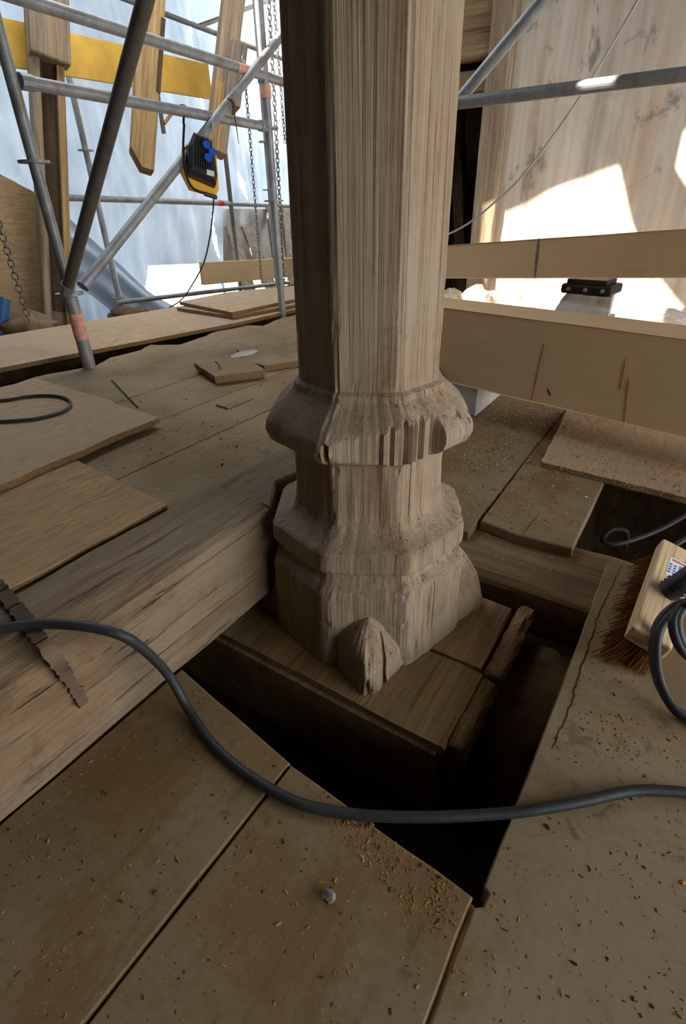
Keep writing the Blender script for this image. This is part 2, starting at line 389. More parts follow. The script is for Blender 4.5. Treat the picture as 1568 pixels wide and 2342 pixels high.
# ================================================================== THE SETTING
def grid(name, x0, x1, y0, y1, nx, ny, zf, mat, **k):
    bm = BM(); vv = [[bm.verts.new((x0+(x1-x0)*i/nx, y0+(y1-y0)*j/ny, zf(x0+(x1-x0)*i/nx, y0+(y1-y0)*j/ny))) for j in range(ny+1)] for i in range(nx+1)]
    for i in range(nx):
        for j in range(ny): bm.faces.new((vv[i][j], vv[i+1][j], vv[i+1][j+1], vv[i][j+1]))
    return obj(name, bm, mat, smooth=True, **k)
grid('ground', -4, 9, -5, 9, 130, 140, lambda x, y: -0.34+0.06*nz(x*3, y*3)+0.03*nz(x*9, y*9, 4)-(.7 if 1.5 < x < 2.7 and y < .2 else 0), M['dirt'], kind='structure', label='dark earth under the lifted floor')  # ground sunk beyond the broom to keep that gap dark
# unseen ceiling; its gaps are shaped to throw sun patches on wall and rail
CZ = 3.1
def up_sun(p): p = Vector(p); return p + SUN*((CZ-p.z)/SUN.z)
patch = [(5, 1.70, .40), (5, 1.70, .775), (5, 1.45, .868), (5, 1.25, .97), (5, .79, 1.114), (5, .62, .75), (5, .42, .45), (4.95, .05, .12), (4.2, 0.0, -.2), (4.2, 1.6, -.2), (4.9, 1.62, .1)]
holes = [[up_sun(p) for p in patch]]
for y0, y1 in ((0.47, 0.58),): holes.append([up_sun(p) for p in ((2.6, y0, 1.22), (2.6, y1, 1.22), (2.6, y1, 1.34), (2.6, y0, 1.34))])
holes.append([up_sun(p) for p in ((5, .415, 1.08), (5, .425, 1.28), (5, .30, 1.40), (5, 0.30, .95))])
added_roof_gap = [Vector((.3, 2.7, CZ)), Vector((1.6, 2.7, CZ)), Vector((1.6, 4.9, CZ)), Vector((.3, 4.9, CZ))]  # unseen gap added to let soft light onto the back-left floor
holes.append(added_roof_gap)
def ceiling():
    bm = BM(); outer = [Vector((-3.2, -3.4, CZ)), Vector((5.6, -3.4, CZ)), Vector((5.6, 5.15, CZ)), Vector((-3.2, 5.15, CZ))]
    loops = [outer]+holes; tris = geometry.tessellate_polygon(loops)
    allp = [p for l in loops for p in l]
    vv = [bm.verts.new((p.x, p.y, CZ)) for p in allp]
    for t in tris: bm.faces.new([vv[i] for i in t])
    return obj('ceiling', bm, M['darkwood'], kind='structure')
ceiling()
obj('ceiling_fill_sheet', box(BM(), .25, 1.65, 2.65, 4.95, CZ+.01, CZ+.014), M['tarp_fill'], kind='structure')  # unseen translucent sheet added as soft fill over the raised floor
def wallbox(name, x0, x1, y0, y1, z0, z1, m): return obj(name, box(BM(), x0, x1, y0, y1, z0, z1), m, kind='structure')
# far right wall of stained boarding, its end towards the doorway
w = wallbox('wall_right', 5.0, 5.12, -3.4, 1.70, -0.3, CZ, M['wall'])
wallbox('wall_back', -3.3, -3.2, -3.4, 5.2, -0.4, CZ, M['darkwood'])  # unseen; dark like wall_left to cut bounce on the column's left facet
# side behind the camera's right shoulder: unseen opening, its pier and lintel set to shape the light
wallbox('wall_front_pier', -3.2, -0.5, -3.5, -3.4, -0.4, CZ, M['darkwood'])
wallbox('wall_front_parapet', -0.5, 4.0, -3.5, -3.4, -0.4, -0.1, M['render'])
wallbox('wall_front_light_stop', -0.5, 4.0, -3.5, -3.4, 2.1, CZ, M['darkwood'])  # added above the opening so daylight enters lower
wallbox('wall_front_far_pier', 4.0, 5.1, -3.5, -3.4, -0.4, CZ, M['render'])
# dark room behind the doorway
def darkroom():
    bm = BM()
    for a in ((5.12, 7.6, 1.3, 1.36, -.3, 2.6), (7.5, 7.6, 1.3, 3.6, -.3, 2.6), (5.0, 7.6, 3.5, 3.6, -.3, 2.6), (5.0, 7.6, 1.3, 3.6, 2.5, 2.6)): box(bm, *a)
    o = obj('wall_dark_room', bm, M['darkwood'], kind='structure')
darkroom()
jamb = obj('trim_1', timber(BM(), 2.6, 0.2, 0.13, 0.05, 0.006, 0.015, 3.0), M['greypost'], kind='structure')
jamb.data.transform(Matrix(((0, 0, 1, 0), (0, 1, 0, 0), (1, 0, 0, 0), (0, 0, 0, 1))))
jamb.location = (4.93, 1.775, -0.1)
tl = obj('trim_2', timber(BM(), 1.6, 0.18, 0.36, 0.06, 0.008, 0.015, 5.0), M['beam_y'], kind='structure'); tl.rotation_euler = (0, 0, PI/2); tl.location = (5.06, 1.84, 1.86)
tl2 = obj('trim_3', timber(BM(), 1.5, 0.10, 0.15, 0.06, 0.006, 0.01, 8.0), M['beam_y'], kind='structure'); tl2.rotation_euler = (0, 0, PI/2); tl2.location = (5.12, 1.84, 1.66)
# rafters leaning inside the dark room
for i, (y0, y1) in enumerate(((2.0, 2.35), (2.3, 2.7))):
    o = obj('rafter', timber(BM(), 2.7, 0.12, 0.12, 0.1, 0.006, 0.01, i), M['darkwood'])
    o.matrix_world = frame((6.0, y0, -0.2), (6.1, y1, 2.4), (1, 0, 0))[0]
    tag(o, ('dark timber leaning inside the black doorway, nearer its jamb', 'dark timber leaning inside the black doorway, nearer the column')[i], 'timber', 'timbers in the doorway')

# white tarpaulin closing the far left side: opening along the foot, slits
def tarp():
    bm = BM(); x0, x1, z1, st = 0.6, 7.6, 3.1, 0.02
    nx = int((x1-x0)/st); nzv = int(3.4/st); vv = {}
    def bottom(x):
        if x < 3.55: return -0.3
        if x < 3.95: return -0.3+0.70*(x-3.55)/0.4
        return 0.385-0.055*(x-3.95) if x < 5.05 else 0.36
    slits = []
    for pts in (((545, 400), (562, 440), 0.045), ((556, 435), (565, 452), 0.02), ((489, 480), (489, 520), 0.016), ((490, 520), (503, 585), 0.035), ((432, 20), (438, 105), 0.02), ((458, 225), (463, 250), 0.018)):
        a = aty(*pts[0], 5.0); b = aty(*pts[1], 5.0); slits.append((Vector((a.x, a.z)), Vector((b.x, b.z)), pts[2]))
    def cut(x, z):
        p = Vector((x, z))
        for a, b, r in slits:
            d = b-a; t = max(0, min(1, (p-a).dot(d)/d.length_squared))
            if (a+d*t-p).length < r*(1.15-abs(t-0.5)*1.3): return True
        return False
    def V(i, j):
        if (i, j) not in vv:
            x = x0+st*i; z = max(z1-st*j, bottom(x)); low = max(0, 1.0-z)
            y = 5.0+0.05*nz(x*1.3, z*0.8)+0.02*nz(x*4, z*3, 2)+0.008*nz(x*14, z*4, 5)+0.05*low*nz(x*5, z*0.7, 9)
            vv[(i, j)] = bm.verts.new((x, y, z))
        return vv[(i, j)]
    for i in range(nx):
        for j in range(nzv):
            x = x0+st*(i+.5); z = z1-st*(j+.5)
            if z1-st*j <= min(bottom(x0+st*i), bottom(x0+st*(i+1))) or cut(x, z): continue
            q = [V(i, j), V(i+1, j), V(i+1, j+1), V(i, j+1)]
            if len({tuple(v.co) for v in q}) == 4: bm.faces.new(q)
    return obj('tarpaulin', bm, M['tarp'], smooth=True, label='white translucent tarpaulin wall with bright slits behind the scaffold', cat='tarpaulin')
tarp()
wallbox('wall_left', -3.3, 0.62, 5.05, 5.15, -0.4, CZ, M['darkwood'])
# folds of a slack sheet sliding to the lower right in front of the tarpaulin
def folds():
    bm = BM(); n = 40; m = 16; vv = []
    A = [aty(150, 490, 4.75), aty(260, 590, 4.75), aty(350, 670, 4.7), aty(430, 715, 4.6)]
    B = [aty(150, 640, 4.85), aty(215, 680, 4.85), aty(280, 735, 4.85), aty(330, 790, 4.8)]
    pa = catmull(A, 14); pb = catmull(B, 14)
    for i in range(len(pa)):
        row = []
        for j in range(m+1):
            t = j/m; p = pa[i].lerp(pb[i], t)
            p.y += 0.035*math.sin(t*15+i*0.05)*(1-0.3*t)+0.02*nz(p.x*4, p.z*4)
            row.append(bm.verts.new(p))
        vv.append(row)
    for i in range(len(vv)-1):
        for j in range(m): bm.faces.new((vv[i][j], vv[i+1][j], vv[i+1][j+1], vv[i][j+1]))
    return obj('sheet_folds', bm, M['tarp'], smooth=True, label='slack grey-white plastic sheet in diagonal folds at the tarpaulin foot', cat='plastic sheet')
folds()

# ------------------------------------------------------------------ near floor (three dusty planks at z = 0)
floor = empty('floor', (0, 0, 0), kind='structure')
def plank(poly, z0, z1, m, parent=floor, name='plank', **k):
    lab = k.pop('label', None)
    o = obj(name, board(BM(), poly, z0, z1, **k), m, parent)
    recentre(o)
    if lab: o['label'] = lab
    return o
plank([(-1.6, .4235), (.432, .4205), (.455, .58), (.482, .772), (-1.6, .772)], -.045, 0, M['plank'], seed=1, jit=.002, jit_edges=(.001, .004, .004, .001, 0))
plank([(-1.6, .060), (.408, .052), (.430, .4165), (-1.6, .4195)], -.045, 0, M['plank'], seed=2, jit_edges=(.002, .005, .001, 0))
plank([(-1.6, -1.7), (1.43, -1.7), (1.43, .030), (1.0, .034), (.62, .040), (.46, .043), (.43, .043), (.424, .033), (.404, .035), (.396, .046), (.30, .048), (-1.6, .050)], -.045, 0, M['slab'], seed=3, bev=.003, jit_edges=(0, .004, .002, .002, .002, .001, .002, .003, .002, .001, .001, 0))
# unseen earth-coloured skirts added to stop light getting under the floor
obj('ground_light_stop_side', box(BM(), -1.6, 4.1, -1.78, -1.70, -1.2, -.046), M['dirt'], kind='structure')
obj('ground_light_stop_end', box(BM(), -1.68, -1.6, -1.78, 2.2, -1.2, -.046), M['dirt'], kind='structure')
obj('ground_light_stop_right', box(BM(), 2.75, 2.85, -1.78, .12, -1.2, -.04), M['dirt'], kind='structure')
# hairline crack in the wide plank: a wandering dark split, cut as a sunken sliver
def crack(pts, w, z, parent, depth=0.004, name='split'):
    bm = BM(); P = []
    for a, b in zip(pts[:-1], pts[1:]):
        for j in range(8):
            t = j/8; P.append(Vector(a).lerp(Vector(b), t)+Vector((nz(a[0]*50+j, 1)*.002, nz(j*1.7, a[1]*40)*.004, 0)))
    P.append(Vector(pts[-1])); m = len(P)
    up = []; dn = []
    for i, p in enumerate(P):
        ww = w*(0.25+0.75*math.sin(PI*min(1, (i+1)/m)))*(0.7+0.5*abs(nz(i*0.9, 3)))
        t = (P[min(i+1, m-1)]-P[max(i-1, 0)]).normalized(); nn = Vector((-t.y, t.x, 0))
        up.append(bm.verts.new(p+nn*ww)); dn.append(bm.verts.new(p-nn*ww))
    for i in range(m-1): bm.faces.new((up[i], up[i+1], dn[i+1], dn[i]))
    r = bmesh.ops.extrude_face_region(bm, geom=bm.faces[:])
    bmesh.ops.translate(bm, verts=[v for v in r['geom'] if isinstance(v, bmesh.types.BMVert)], vec=(0, 0, -depth))
    return obj(name, bm, M['chip_dark'], parent)
crack([at(x, y, .0006) for x, y in ((1421, 1292), (1402, 1335), (1370, 1400), (1355, 1450), (1338, 1500), (1318, 1560), (1308, 1605), (1290, 1650), (1262, 1712))], .0022, 0, floor)
crack([at(x, y, .0006) for x, y in ((1196, 1222), (1212, 1200), (1235, 1172))], .0016, 0, floor)
# packed dust in the joint between the two nearest planks
obj('joint_dust', board(BM(), [(-1.5, .049), (.40, .046), (.40, .056), (-1.5, .060)], -.03, -.006, bev=.001), M['chip_brown'], floor)
obj('joint_dust', board(BM(), [(-1.5, .416), (.43, .412), (.43, .422), (-1.5, .428)], -.03, -.008, bev=.001), M['chip_dark'], floor)
# planks right of and behind the column
plank([(1.433, .131), (2.95, .125), (2.95, .424), (2.0, .428), (1.445, .420), (1.425, .30)], -.034, 0, M['plank'], seed=4, jit_edges=(.001, 0, .001, .001, .006, .004))
plank([(1.36, .430), (2.95, .434), (2.95, .93), (1.33, .93)], -.034, -.002, M['plank'], seed=5, jit_edges=(.001, 0, .001, .004))
plank([(2.12, -.30), (2.95, -.30), (2.95, .118), (2.12, .121)], -.034, -.002, M['plank'], seed=6)
plank([(2.98, -1.5), (4.1, -1.5), (4.1, 1.4), (2.98, 1.4)], -.10, -.04, M['plank'], seed=7)

# raised old floor at the left (z = .238)
ZF = 0.238
rfloor = empty('floor_raised', (0, 0, 0), kind='structure')
far = [at(x, y, ZF) for x, y in ((-60, 905), (60, 868), (110, 855), (215, 838), (250, 818), (322, 800), (345, 788), (410, 788), (470, 768), (505, 752), (545, 742), (600, 745), (640, 728), (700, 712))]
ys = [0.985, 1.27, 1.55, 1.86]
for i in range(3):
    plank([(-1.6, ys[i]+.002), (3.5, ys[i]+.002), (3.5, ys[i+1]-.002), (-1.6, ys[i+1]-.002)], ZF-.03, ZF-(.002*i % .004), M['oldfloor'], parent=rfloor, seed=10+i, jit=.0015)
plank([(-1.6, 1.862), (3.5, 1.862)]+[(p.x, p.y) for p in reversed(far)]+[(-1.6, far[0].y)], ZF-.03, ZF, M['oldfloor'], parent=rfloor, seed=14, jit=.012, step=.05)
# unseen block under the raised floor, added to keep light out below it
obj('ground_light_stop', box(BM(), -1.6, 3.45, 1.05, 2.15, -.35, ZF-.035), M['dirt'], kind='structure')

obj('ground_light_stop_back', box(BM(), -1.6, 4.4, 2.80, 3.45, -.35, .235), M['dirt'], kind='structure')  # hidden block added so the gap under the strand board stays dark
# ================================================================== THE COLUMN
AX = Vector((0.991, 0.583)); ZS = -0.08
CN = HEAD-math.radians(183.8)                     # direction of the facet that looks at us
col = empty('oak_column', (AX.x, AX.y, ZS), label='weathered octagonal oak column with moulded collar and base', cat='column')
prof = [(1.166, .1434), (.593, .149), (.579, .150), (.577, .158), (.560, .164), (.546, .178), (.530, .197), (.512, .214), (.498, .224), (.476, .227), (.458, .221), (.446, .208), (.440, .186), (.430, .172), (.409, .170), (.300, .172), (.283, .176), (.270, .184), (.258, .198), (.249, .214), (.242, .227), (.236, .2325), (.190, .2345), (.184, .229), (.180, .212), (.168, .209), (.154, .213), (.138, .232), (.128, .2375), (.118, .239), (.0, .241), (-.08, .247)]
def pr(z):
    if z >= prof[0][0]: return .1434-.008*(z-1.166)
    for (z1, r1), (z0, r0) in zip(prof[:-1], prof[1:]):
        if z0 <= z <= z1: return r0+(r1-r0)*(z-z0)/(z1-z0)
    return prof[-1][1]
NS = 22
random.seed(3)
flutes = [random.random() for _ in range(80)]
def col_ring(bm, z):
    ring = []
    for f in range(8):
        a0 = CN+f*PI/4
        for k in range(NS):
            t = (k/NS-0.5)                                  # -.5 .. .5 across the facet, left to right is +angle
            phi = math.atan(t*2*math.tan(PI/8)); r = pr(z); ap = r
            s = f+t                                          # position round the column in facets, 0 = middle of the facing facet
            if s > 4: s -= 8
            if .425 < z < .56:                               # the collar's front is broken away along the grain
                u = (s+.38)/1.35                             # 0 at left third of facing facet .. 1 a third into the right facet
                if 0 < u < 1:
                    g = flutes[int(u*26)]
                    g = .5*g+.5*flutes[40+int(u*39)]
                    lim = .223-.036*u+.013*(g-.5)*(0.4+u)+(.022*(u-.82)/.18 if u > .82 else 0)-(0.010 if u > .95 else .011 if .47 < u < .50 or .60 < u < .62 else 0)
                    ap = min(r, max(lim, .168))
            if abs(s-(-.44)) < .025 and .435 < z < .50: ap = min(ap, .208)      # split at the left arris of the collar
            rho = ap/math.cos(phi)
            edge = abs(abs(t)-0.5)                           # soften the arrises
            rho -= 0.0045*max(0, 1-edge/0.035)*(.6+.6*nz(z*6, f*3.1))
            a = a0+phi
            gr = nz(s*16+5, z*0.9, 2)*.0008+nz(s*48, z*1.4, 7)*.0006
            if z < .6: gr += nz(s*60, z*7, 3)*.0012+nz(s*7, z*9, 1)*.0022
            wob = nz(math.cos(a)*2, math.sin(a)*2, z*1.7)*.003
            if z > .6: wob *= .8
            if edge < .06 and .55 < z < 1.0: rho -= max(0, nz(z*22, f*5.3, 1)-.05)*.012*max(0, 1-(z-.55)/.4)
            if edge < .05 and z < .6: rho -= max(0, nz(z*35, f*7.7, 4))*.006
            rho += gr+wob
            ring.append(bm.verts.new((rho*math.cos(a), rho*math.sin(a), z-ZS)))
    return ring
# arrises run right-handed; +angle must be towards the right of the picture
def colpart(name, z0, z1, dz, mat=M['column']):
    bm = BM(); n = max(2, int(round((z1-z0)/dz))); rings = [col_ring(bm, z0+(z1-z0)*i/n) for i in range(n+1)]
    m = 8*NS
    for i in range(n):
        for k in range(m): bm.faces.new((rings[i][k], rings[i][(k+1) % m], rings[i+1][(k+1) % m], rings[i+1][k]))
    bm.faces.new(rings[0][::-1]); bm.faces.new(rings[-1])
    return obj(name, bm, mat, col, smooth=False)
colpart('shaft', .585, 3.1, .02)
colpart('collar', .415, .585, .006)
colpart('neck', .325, .415, .01)
colpart('base_moulding', .176, .325, .006)
colpart('plinth', ZS, .176, .008)
def spur(face, h, w, p, seed, skew=0.0):
    """corner stop: leaf-shaped spur standing against a diagonal facet"""
    bm = BM(); n = 22; m = 40; a = CN+face*PI/4; nrm = Vector((math.cos(a), math.sin(a), 0)); tan = Vector((-math.sin(a), math.cos(a), 0))
    rows = []
    for i in range(n+1):
        s = i/n; row = []
        ww = w*max(0, 1-s**2.2)**0.6*(1+.06*nz(s*6, seed)); pp = p*max(0, (1-s**2.0))
        for j in range(m+1):
            u = -1+2*j/m; v = u-.12*math.sin(s*5+seed); prof_ = max(0, 1-abs(v)**1.35)
            rg = .13*nz(u*2.2+seed, s*2, 2)+.08*nz(u*5+seed, s*2.5)+.05*nz(u*14+seed, s*2.5)+.06*nz(u*6, s*7, seed)-(.22 if abs(u-.48) < .06 and s < .75 else 0)
            q = nrm*(.236+pp*prof_*(1+rg)-.008*(1-prof_)) + tan*(ww*u+skew*s)
            q.z = s*h
            row.append(bm.verts.new(q))
        rows.append(row)
    for i in range(n):
        for j in range(m): bm.faces.new((rows[i][j], rows[i][j+1], rows[i+1][j+1], rows[i+1][j]))
    return obj('corner_stop', bm, M['column'], col)
spur(0, .155, .088, .108, 1.0, .006); spur(2, .20, .09, .085, 4.0); spur(-2, .19, .09, .085, 7.0); spur(4, .18, .09, .09, 9.0)

# ------------------------------------------------------------------ sill under the column
sill = empty('sill_timber', (.93, .7, -.30), label='dark moulded sill timber under the column in the floor hole', cat='timber')
def sillpart(name, x0, x1, y0, y1, z0, z1, seed, m=M['sill'], amp=.004, wear=.008):
    bm = timber(BM(), x1-x0, y1-y0, z1-z0, .025, amp, wear, seed, nside=12, ends=.006)
    o = obj(name, bm, m, sill); o.location = Vector((x0, (y0+y1)/2, z0))-Vector(sill.location); return o
sillpart('body', .66, 1.16, .215, 1.6, -.33, -.105, 1.0)
sillpart('top_board', .67, .905, .205, 1.0, -.105, ZS-.004, 2.0)
sillpart('top_board', .912, 1.17, .215, 1.0, -.105, ZS+.003, 3.0)
# two lengths of roll moulding along the end
def roll(x0, x1, y, z, r, seed):
    bm = BM(); n = 30; m = 14; rings = []
    for i in range(n+1):
        x = x0+(x1-x0)*i/n; ring = []
        for k in range(m):
            t = 2*PI*k/m; rr = r*(1+.34*nz(x*22+seed, math.cos(t)*2, math.sin(t)*2)+.12*nz(x*60+seed, k))
            if i in (0, n): rr *= .78
            ring.append(bm.verts.new((x, y+rr*1.0*math.cos(t), z+rr*.9*math.sin(t))))
        rings.append(ring)
    for i in range(n):
        for k in range(m): bm.faces.new((rings[i][k], rings[i][(k+1) % m], rings[i+1][(k+1) % m], rings[i+1][k]))
    bm.faces.new(rings[0][::-1]); bm.faces.new(rings[-1])
    o = obj('roll_moulding', bm, M['sill'], sill); o.location = -Vector(sill.location); return o
roll(.685, .895, .187, -.098, .021, 1); roll(.905, 1.19, .182, -.088, .024, 2)
sillpart('fillet', .69, 1.18, .165, .215, -.155, -.118, 6.0, amp=.003, wear=.004)
sillpart('lower_fillet', .70, 1.17, .185, .225, -.24, -.155, 7.0, amp=.003, wear=.004)
o = obj('foundation_stone', rock(BM(), (0, 0, 0), (.22, .13, .09), 2.3, 3, .3), M['brownstone'], smooth=True, loc=(.97, .08, -.21), label='brown rough stone beside the sill end in the hole', cat='stone')

# ------------------------------------------------------------------ old beam at the left
def oldbeam():
    root = empty('old_beam', (0.0, .88, 0.0), label='thick weathered oak beam with rusty strap running up to the column', cat='beam')
    bm = BM(); L0, L1, h = -1.6, .845, .25; n = 150; ns = 16
    cor = [(-.105, 0.0), (.105, 0.0), (.105, h), (-.105, h)]
    rings = []
    for i in range(n+1):
        x = L0+(L1-L0)*i/n; ring = []
        for e in range(4):
            a, b = Vector(cor[e]), Vector(cor[(e+1) % 4])
            for j in range(ns):
                q = a.lerp(b, j/ns)
                # worn front upper arris, rounder to the left
                wr = .018+.055*max(0, min(1, (.62-x)/.5))+.015*nz(x*3, 1)
                d1 = (q.x+.105)+(h-q.y)
                if d1 < wr*1.6:
                    q += Vector((1, -1)).normalized()*(wr*1.6-d1)*.38
                # hollow near the foot
                f = .005*nz(x*2.4, q.x*8, q.y*8)+.0035*nz(x*7, q.x*45, q.y*45)+.0018*nz(x*16, q.x*90, q.y*90)
                c = Vector((0, h/2)); d = (q-c).normalized(); q = q+d*f
                ring.append(bm.verts.new((x, q.x, max(q.y, .001))))
        rings.append(ring)
    m = 4*ns
    for i in range(n):
        for k in range(m): bm.faces.new((rings[i][k], rings[i][(k+1) % m], rings[i+1][(k+1) % m], rings[i+1][k]))
    bm.faces.new(rings[0][::-1]); bm.faces.new(rings[-1])
    obj('timber', bm, M['beam'], root)
    # the tongue that passes behind the column
    t = obj('tongue', board(BM(), [(.838, .782), (.95, .856), (1.19, .812), (1.35, .812), (1.35, .983), (.838, .983)], .002, .247, bev=.006), M['beam'], root); t.location = (0, -.88, 0)
    # iron strap let into top and front
    bm = BM(); a = at(12, 1352, .256); pts = [(a.x, .97), (a.x+.0, .80)]
    x0 = a.x
    st = [at(-30, 1322, .254), at(12, 1362, .254), at(48, 1405, .254), at(75, 1440, .250), aty(105, 1482, .795), aty(140, 1530, .783), aty(170, 1575, .775), aty(190, 1608, .770)]
    st = catmull([Vector(p) for p in st], 9)
    A = []
    for i, p in enumerate(st):
        tgt = (st[min(i+1, len(st)-1)]-st[max(i-1, 0)]).normalized(); nn = Vector((0, tgt.z, -tgt.y)).normalized()*-1
        if nn.z < 0 or nn.y > 0: nn = -nn if (nn.z < 0 and nn.y >= 0) else nn
        w = (.015-.006*i/len(st))*(1+.5*nz(i*1.3, 3)); p = p+Vector((.004*nz(i*.9, 7), 0, 0))
        A.append([bm.verts.new(p+Vector((sx*w, 0, 0))+nn*hh*.006) for sx, hh in ((-1, -1), (1, -1), (1, 1), (-1, 1))])
    for i in range(len(A)-1):
        for k in range(4): bm.faces.new((A[i][k], A[i][(k+1) % 4], A[i+1][(k+1) % 4], A[i+1][k]))
    bm.faces.new(A[0][::-1]); bm.faces.new(A[-1])
    s = obj('iron_strap', bm, M['rust'], root, label='rusty iron strap across the beam'); s.location = (0, -.88, 0)
oldbeam()

# ------------------------------------------------------------------ joist right of the column, its torn front arris
def joist():
    bm = timber(BM(), 1.9, .30, .17, .03, .007, .022, 12.0, nside=12)
    o = obj('floor_joist', bm, M['beam_y'], label='old floor joist behind the hole, under the board ends right of the column', cat='joist')
    o.rotation_euler = (0, 0, PI/2); o.location = (1.37, -.9, -.205)
    o.data.transform(Matrix.Rotation(0, 4, 'Z'))
joist()
obj('ground_bank_far', box(BM(), 1.60, 1.66, .14, 1.2, -.35, -.04), M['dirt'], kind='structure')

# ------------------------------------------------------------------ pressed board on the planks at the right
def sheet(name, poly, z0, z1, mat, label, cat='board', group=None, tilt=None, seed=1.0, jit=.003):
    o = obj(name, board(BM(), poly, z0, z1, step=.03, jit=jit, bev=.0015, seed=seed), [mat, M['edge']], label=label, cat=cat, group=group)
    for p in o.data.polygons:
        if abs(p.normal.z) < .5: p.material_index = 1
    recentre(o)
    if tilt: o.rotation_euler = tilt
    return o
sheet('chipboard_sheet', [(1.945, .362), (2.62, .415), (2.62, -1.3), (1.88, -1.3), (1.905, -.2)], .000, .024, M['osb_floor'], 'strand board strewn with sawdust under the big pale beam', seed=3)

# ================================================================== FRESH BEAMS
def beam_between(name, p0, p1, w, h, mat, label, seed, up=(0, 0, 1)):
    """sawn beam whose lower front edge runs p0 -> p1, depth w away from us"""
    m, L = frame(p0, p1, up)
    bm = BM(); n = 20; rings = []
    bv = .004
    sec = [(bv, 0), (w-bv, 0), (w, bv), (w, h-bv), (w-bv, h), (bv, h), (0, h-bv), (0, bv)]
    for i in range(n+1):
        x = L*i/n
        rings.append([bm.verts.new((x, y+.0015*nz(x*3+seed, y*9), z+.0015*nz(x*4, z*9, seed))) for y, z in sec])
    for i in range(n):
        for k in range(8): bm.faces.new((rings[i][k], rings[i][(k+1) % 8], rings[i+1][(k+1) % 8], rings[i+1][k]))
    bm.faces.new(rings[0][::-1]); bm.faces.new(rings[-1])
    o = obj(name, bm, mat, label=label, cat='beam'); o.matrix_world = m
    return o
big = beam_between('fresh_oak_beam', (1.93, -1.0, .15), (2.40, 1.18, .15), -.24, .335, M['newoak_x'], 'big pale fresh-sawn oak beam, the lower of two right of the column', 1.0)
dd = (Vector((2.73, .085, .612))-Vector((3.27, 1.38, .495)))
upb = beam_between('fresh_oak_beam', Vector((3.27, 1.38, .495))+dd*1.6, Vector((3.27, 1.38, .495))-dd*.25, -.16, .182, M['newoak_x'], 'slimmer fresh oak beam above, resting on the black roller', 2.0)
def mark(o, x0, x1, z0, z1, w, mat, name):
    bm = BM(); n = 10; a = []
    for i in range(n+1):
        t = i/n; x = x0+(x1-x0)*t; z = z0+(z1-z0)*t; ww = w*(.5+.7*abs(nz(i*.8, x0*9)))*(1-.6*abs(2*t-1))
        a.append([bm.verts.new((x+sx*ww, y, z)) for sx, y in ((-1, .0022), (1, .0022), (1, -.002), (-1, -.002))])
    for i in range(n):
        for k in range(4): bm.faces.new((a[i][k], a[i][(k+1) % 4], a[i+1][(k+1) % 4], a[i+1][k]))
    obj(name, bm, M[mat], o)
def bx(o, p): return (o.matrix_world.inverted() @ p)
bpy.context.view_layer.update()
for (ax_, ay_, bx_, by_, w_, mt) in ((1245, 785, 1216, 915, .004, 'chip_brown'), (1432, 820, 1418, 890, .003, 'chip_brown'), (1438, 868, 1428, 965, .003, 'chip_brown'), (1252, 888, 1258, 905, .006, 'chip_dark')):
    n_ = big.matrix_world.to_3x3() @ Vector((0, 1, 0)); o_ = big.matrix_world.translation
    q = []
    for (px, py) in ((ax_, ay_), (bx_, by_)):
        d = ray(px, py); t = (o_-EYEP).dot(n_)/d.dot(n_); q.append(bx(big, EYEP+d*t))
    mark(big, q[0].x, q[1].x, q[0].z, q[1].z, w_, mt, 'stain_mark')
n_ = upb.matrix_world.to_3x3() @ Vector((0, 1, 0)); o_ = upb.matrix_world.translation; q = []
for (px, py) in ((1232, 545), (1222, 634)):
    d = ray(px, py); t = (o_-EYEP).dot(n_)/d.dot(n_); q.append(bx(upb, EYEP+d*t))
mark(upb, q[0].x, q[1].x, q[0].z, q[1].z, .012, 'bluestain', 'ink_smear')
obj('packing_block', box(BM(), -.2, .2, -.11, .11, 0, .148, bev=.006), M['whiteblock'], loc=(2.55, .89, -.0), label='whitewashed block packed under the big pale beam beside the column', cat='block')
# whitewashed old timber carrying the roller, on a pier behind
blk = empty('whitewashed_timber', (3.2, .62, -.04), label='whitewashed old timber carrying the black roller behind the big beam', cat='timber')
pn = at(1318, 728, .45); pf = at(1352, 662, .45); ang = math.atan2(pf.y-pn.y, pf.x-pn.x); ln = 1.5
o = obj('timber', timber(BM(), ln, .25, .21, .05, .006, .012, 3.0), M['whiteblock'], blk); o.location = Vector((pn.x, pn.y, .24))-Vector(blk.location); o.rotation_euler = (0, 0, ang)
pp_ = pn+(pf-pn).normalized()*1.25
o = obj('pier', box(BM(), -.22, .22, -.16, .16, 0, .28, bev=.01), M['stone'], blk); o.location = Vector((pp_.x, pp_.y, -.04))-Vector(blk.location); o.rotation_euler = (0, 0, ang)
rc = at(1350, 668, .455)
rol = empty('roller_skate', (rc.x, rc.y, .452), label='black steel roller with bolts between block and upper fresh beam', cat='roller')
rol.rotation_euler = (0, 0, ang-.25)
obj('body', box(BM(), -.10, .10, -.135, .135, 0.0, .05, bev=.012), M['blacksteel'], rol)
obj('top_plate', box(BM(), -.09, .09, -.10, .11, .05, .075, bev=.004), M['blacksteel'], rol)
for i, y in enumerate((-.09, 0, .09)):
    obj('bolt', tube(BM(), (-.112, y, .026), (-.098, y, .026), .010, 10), M['galv'], rol)
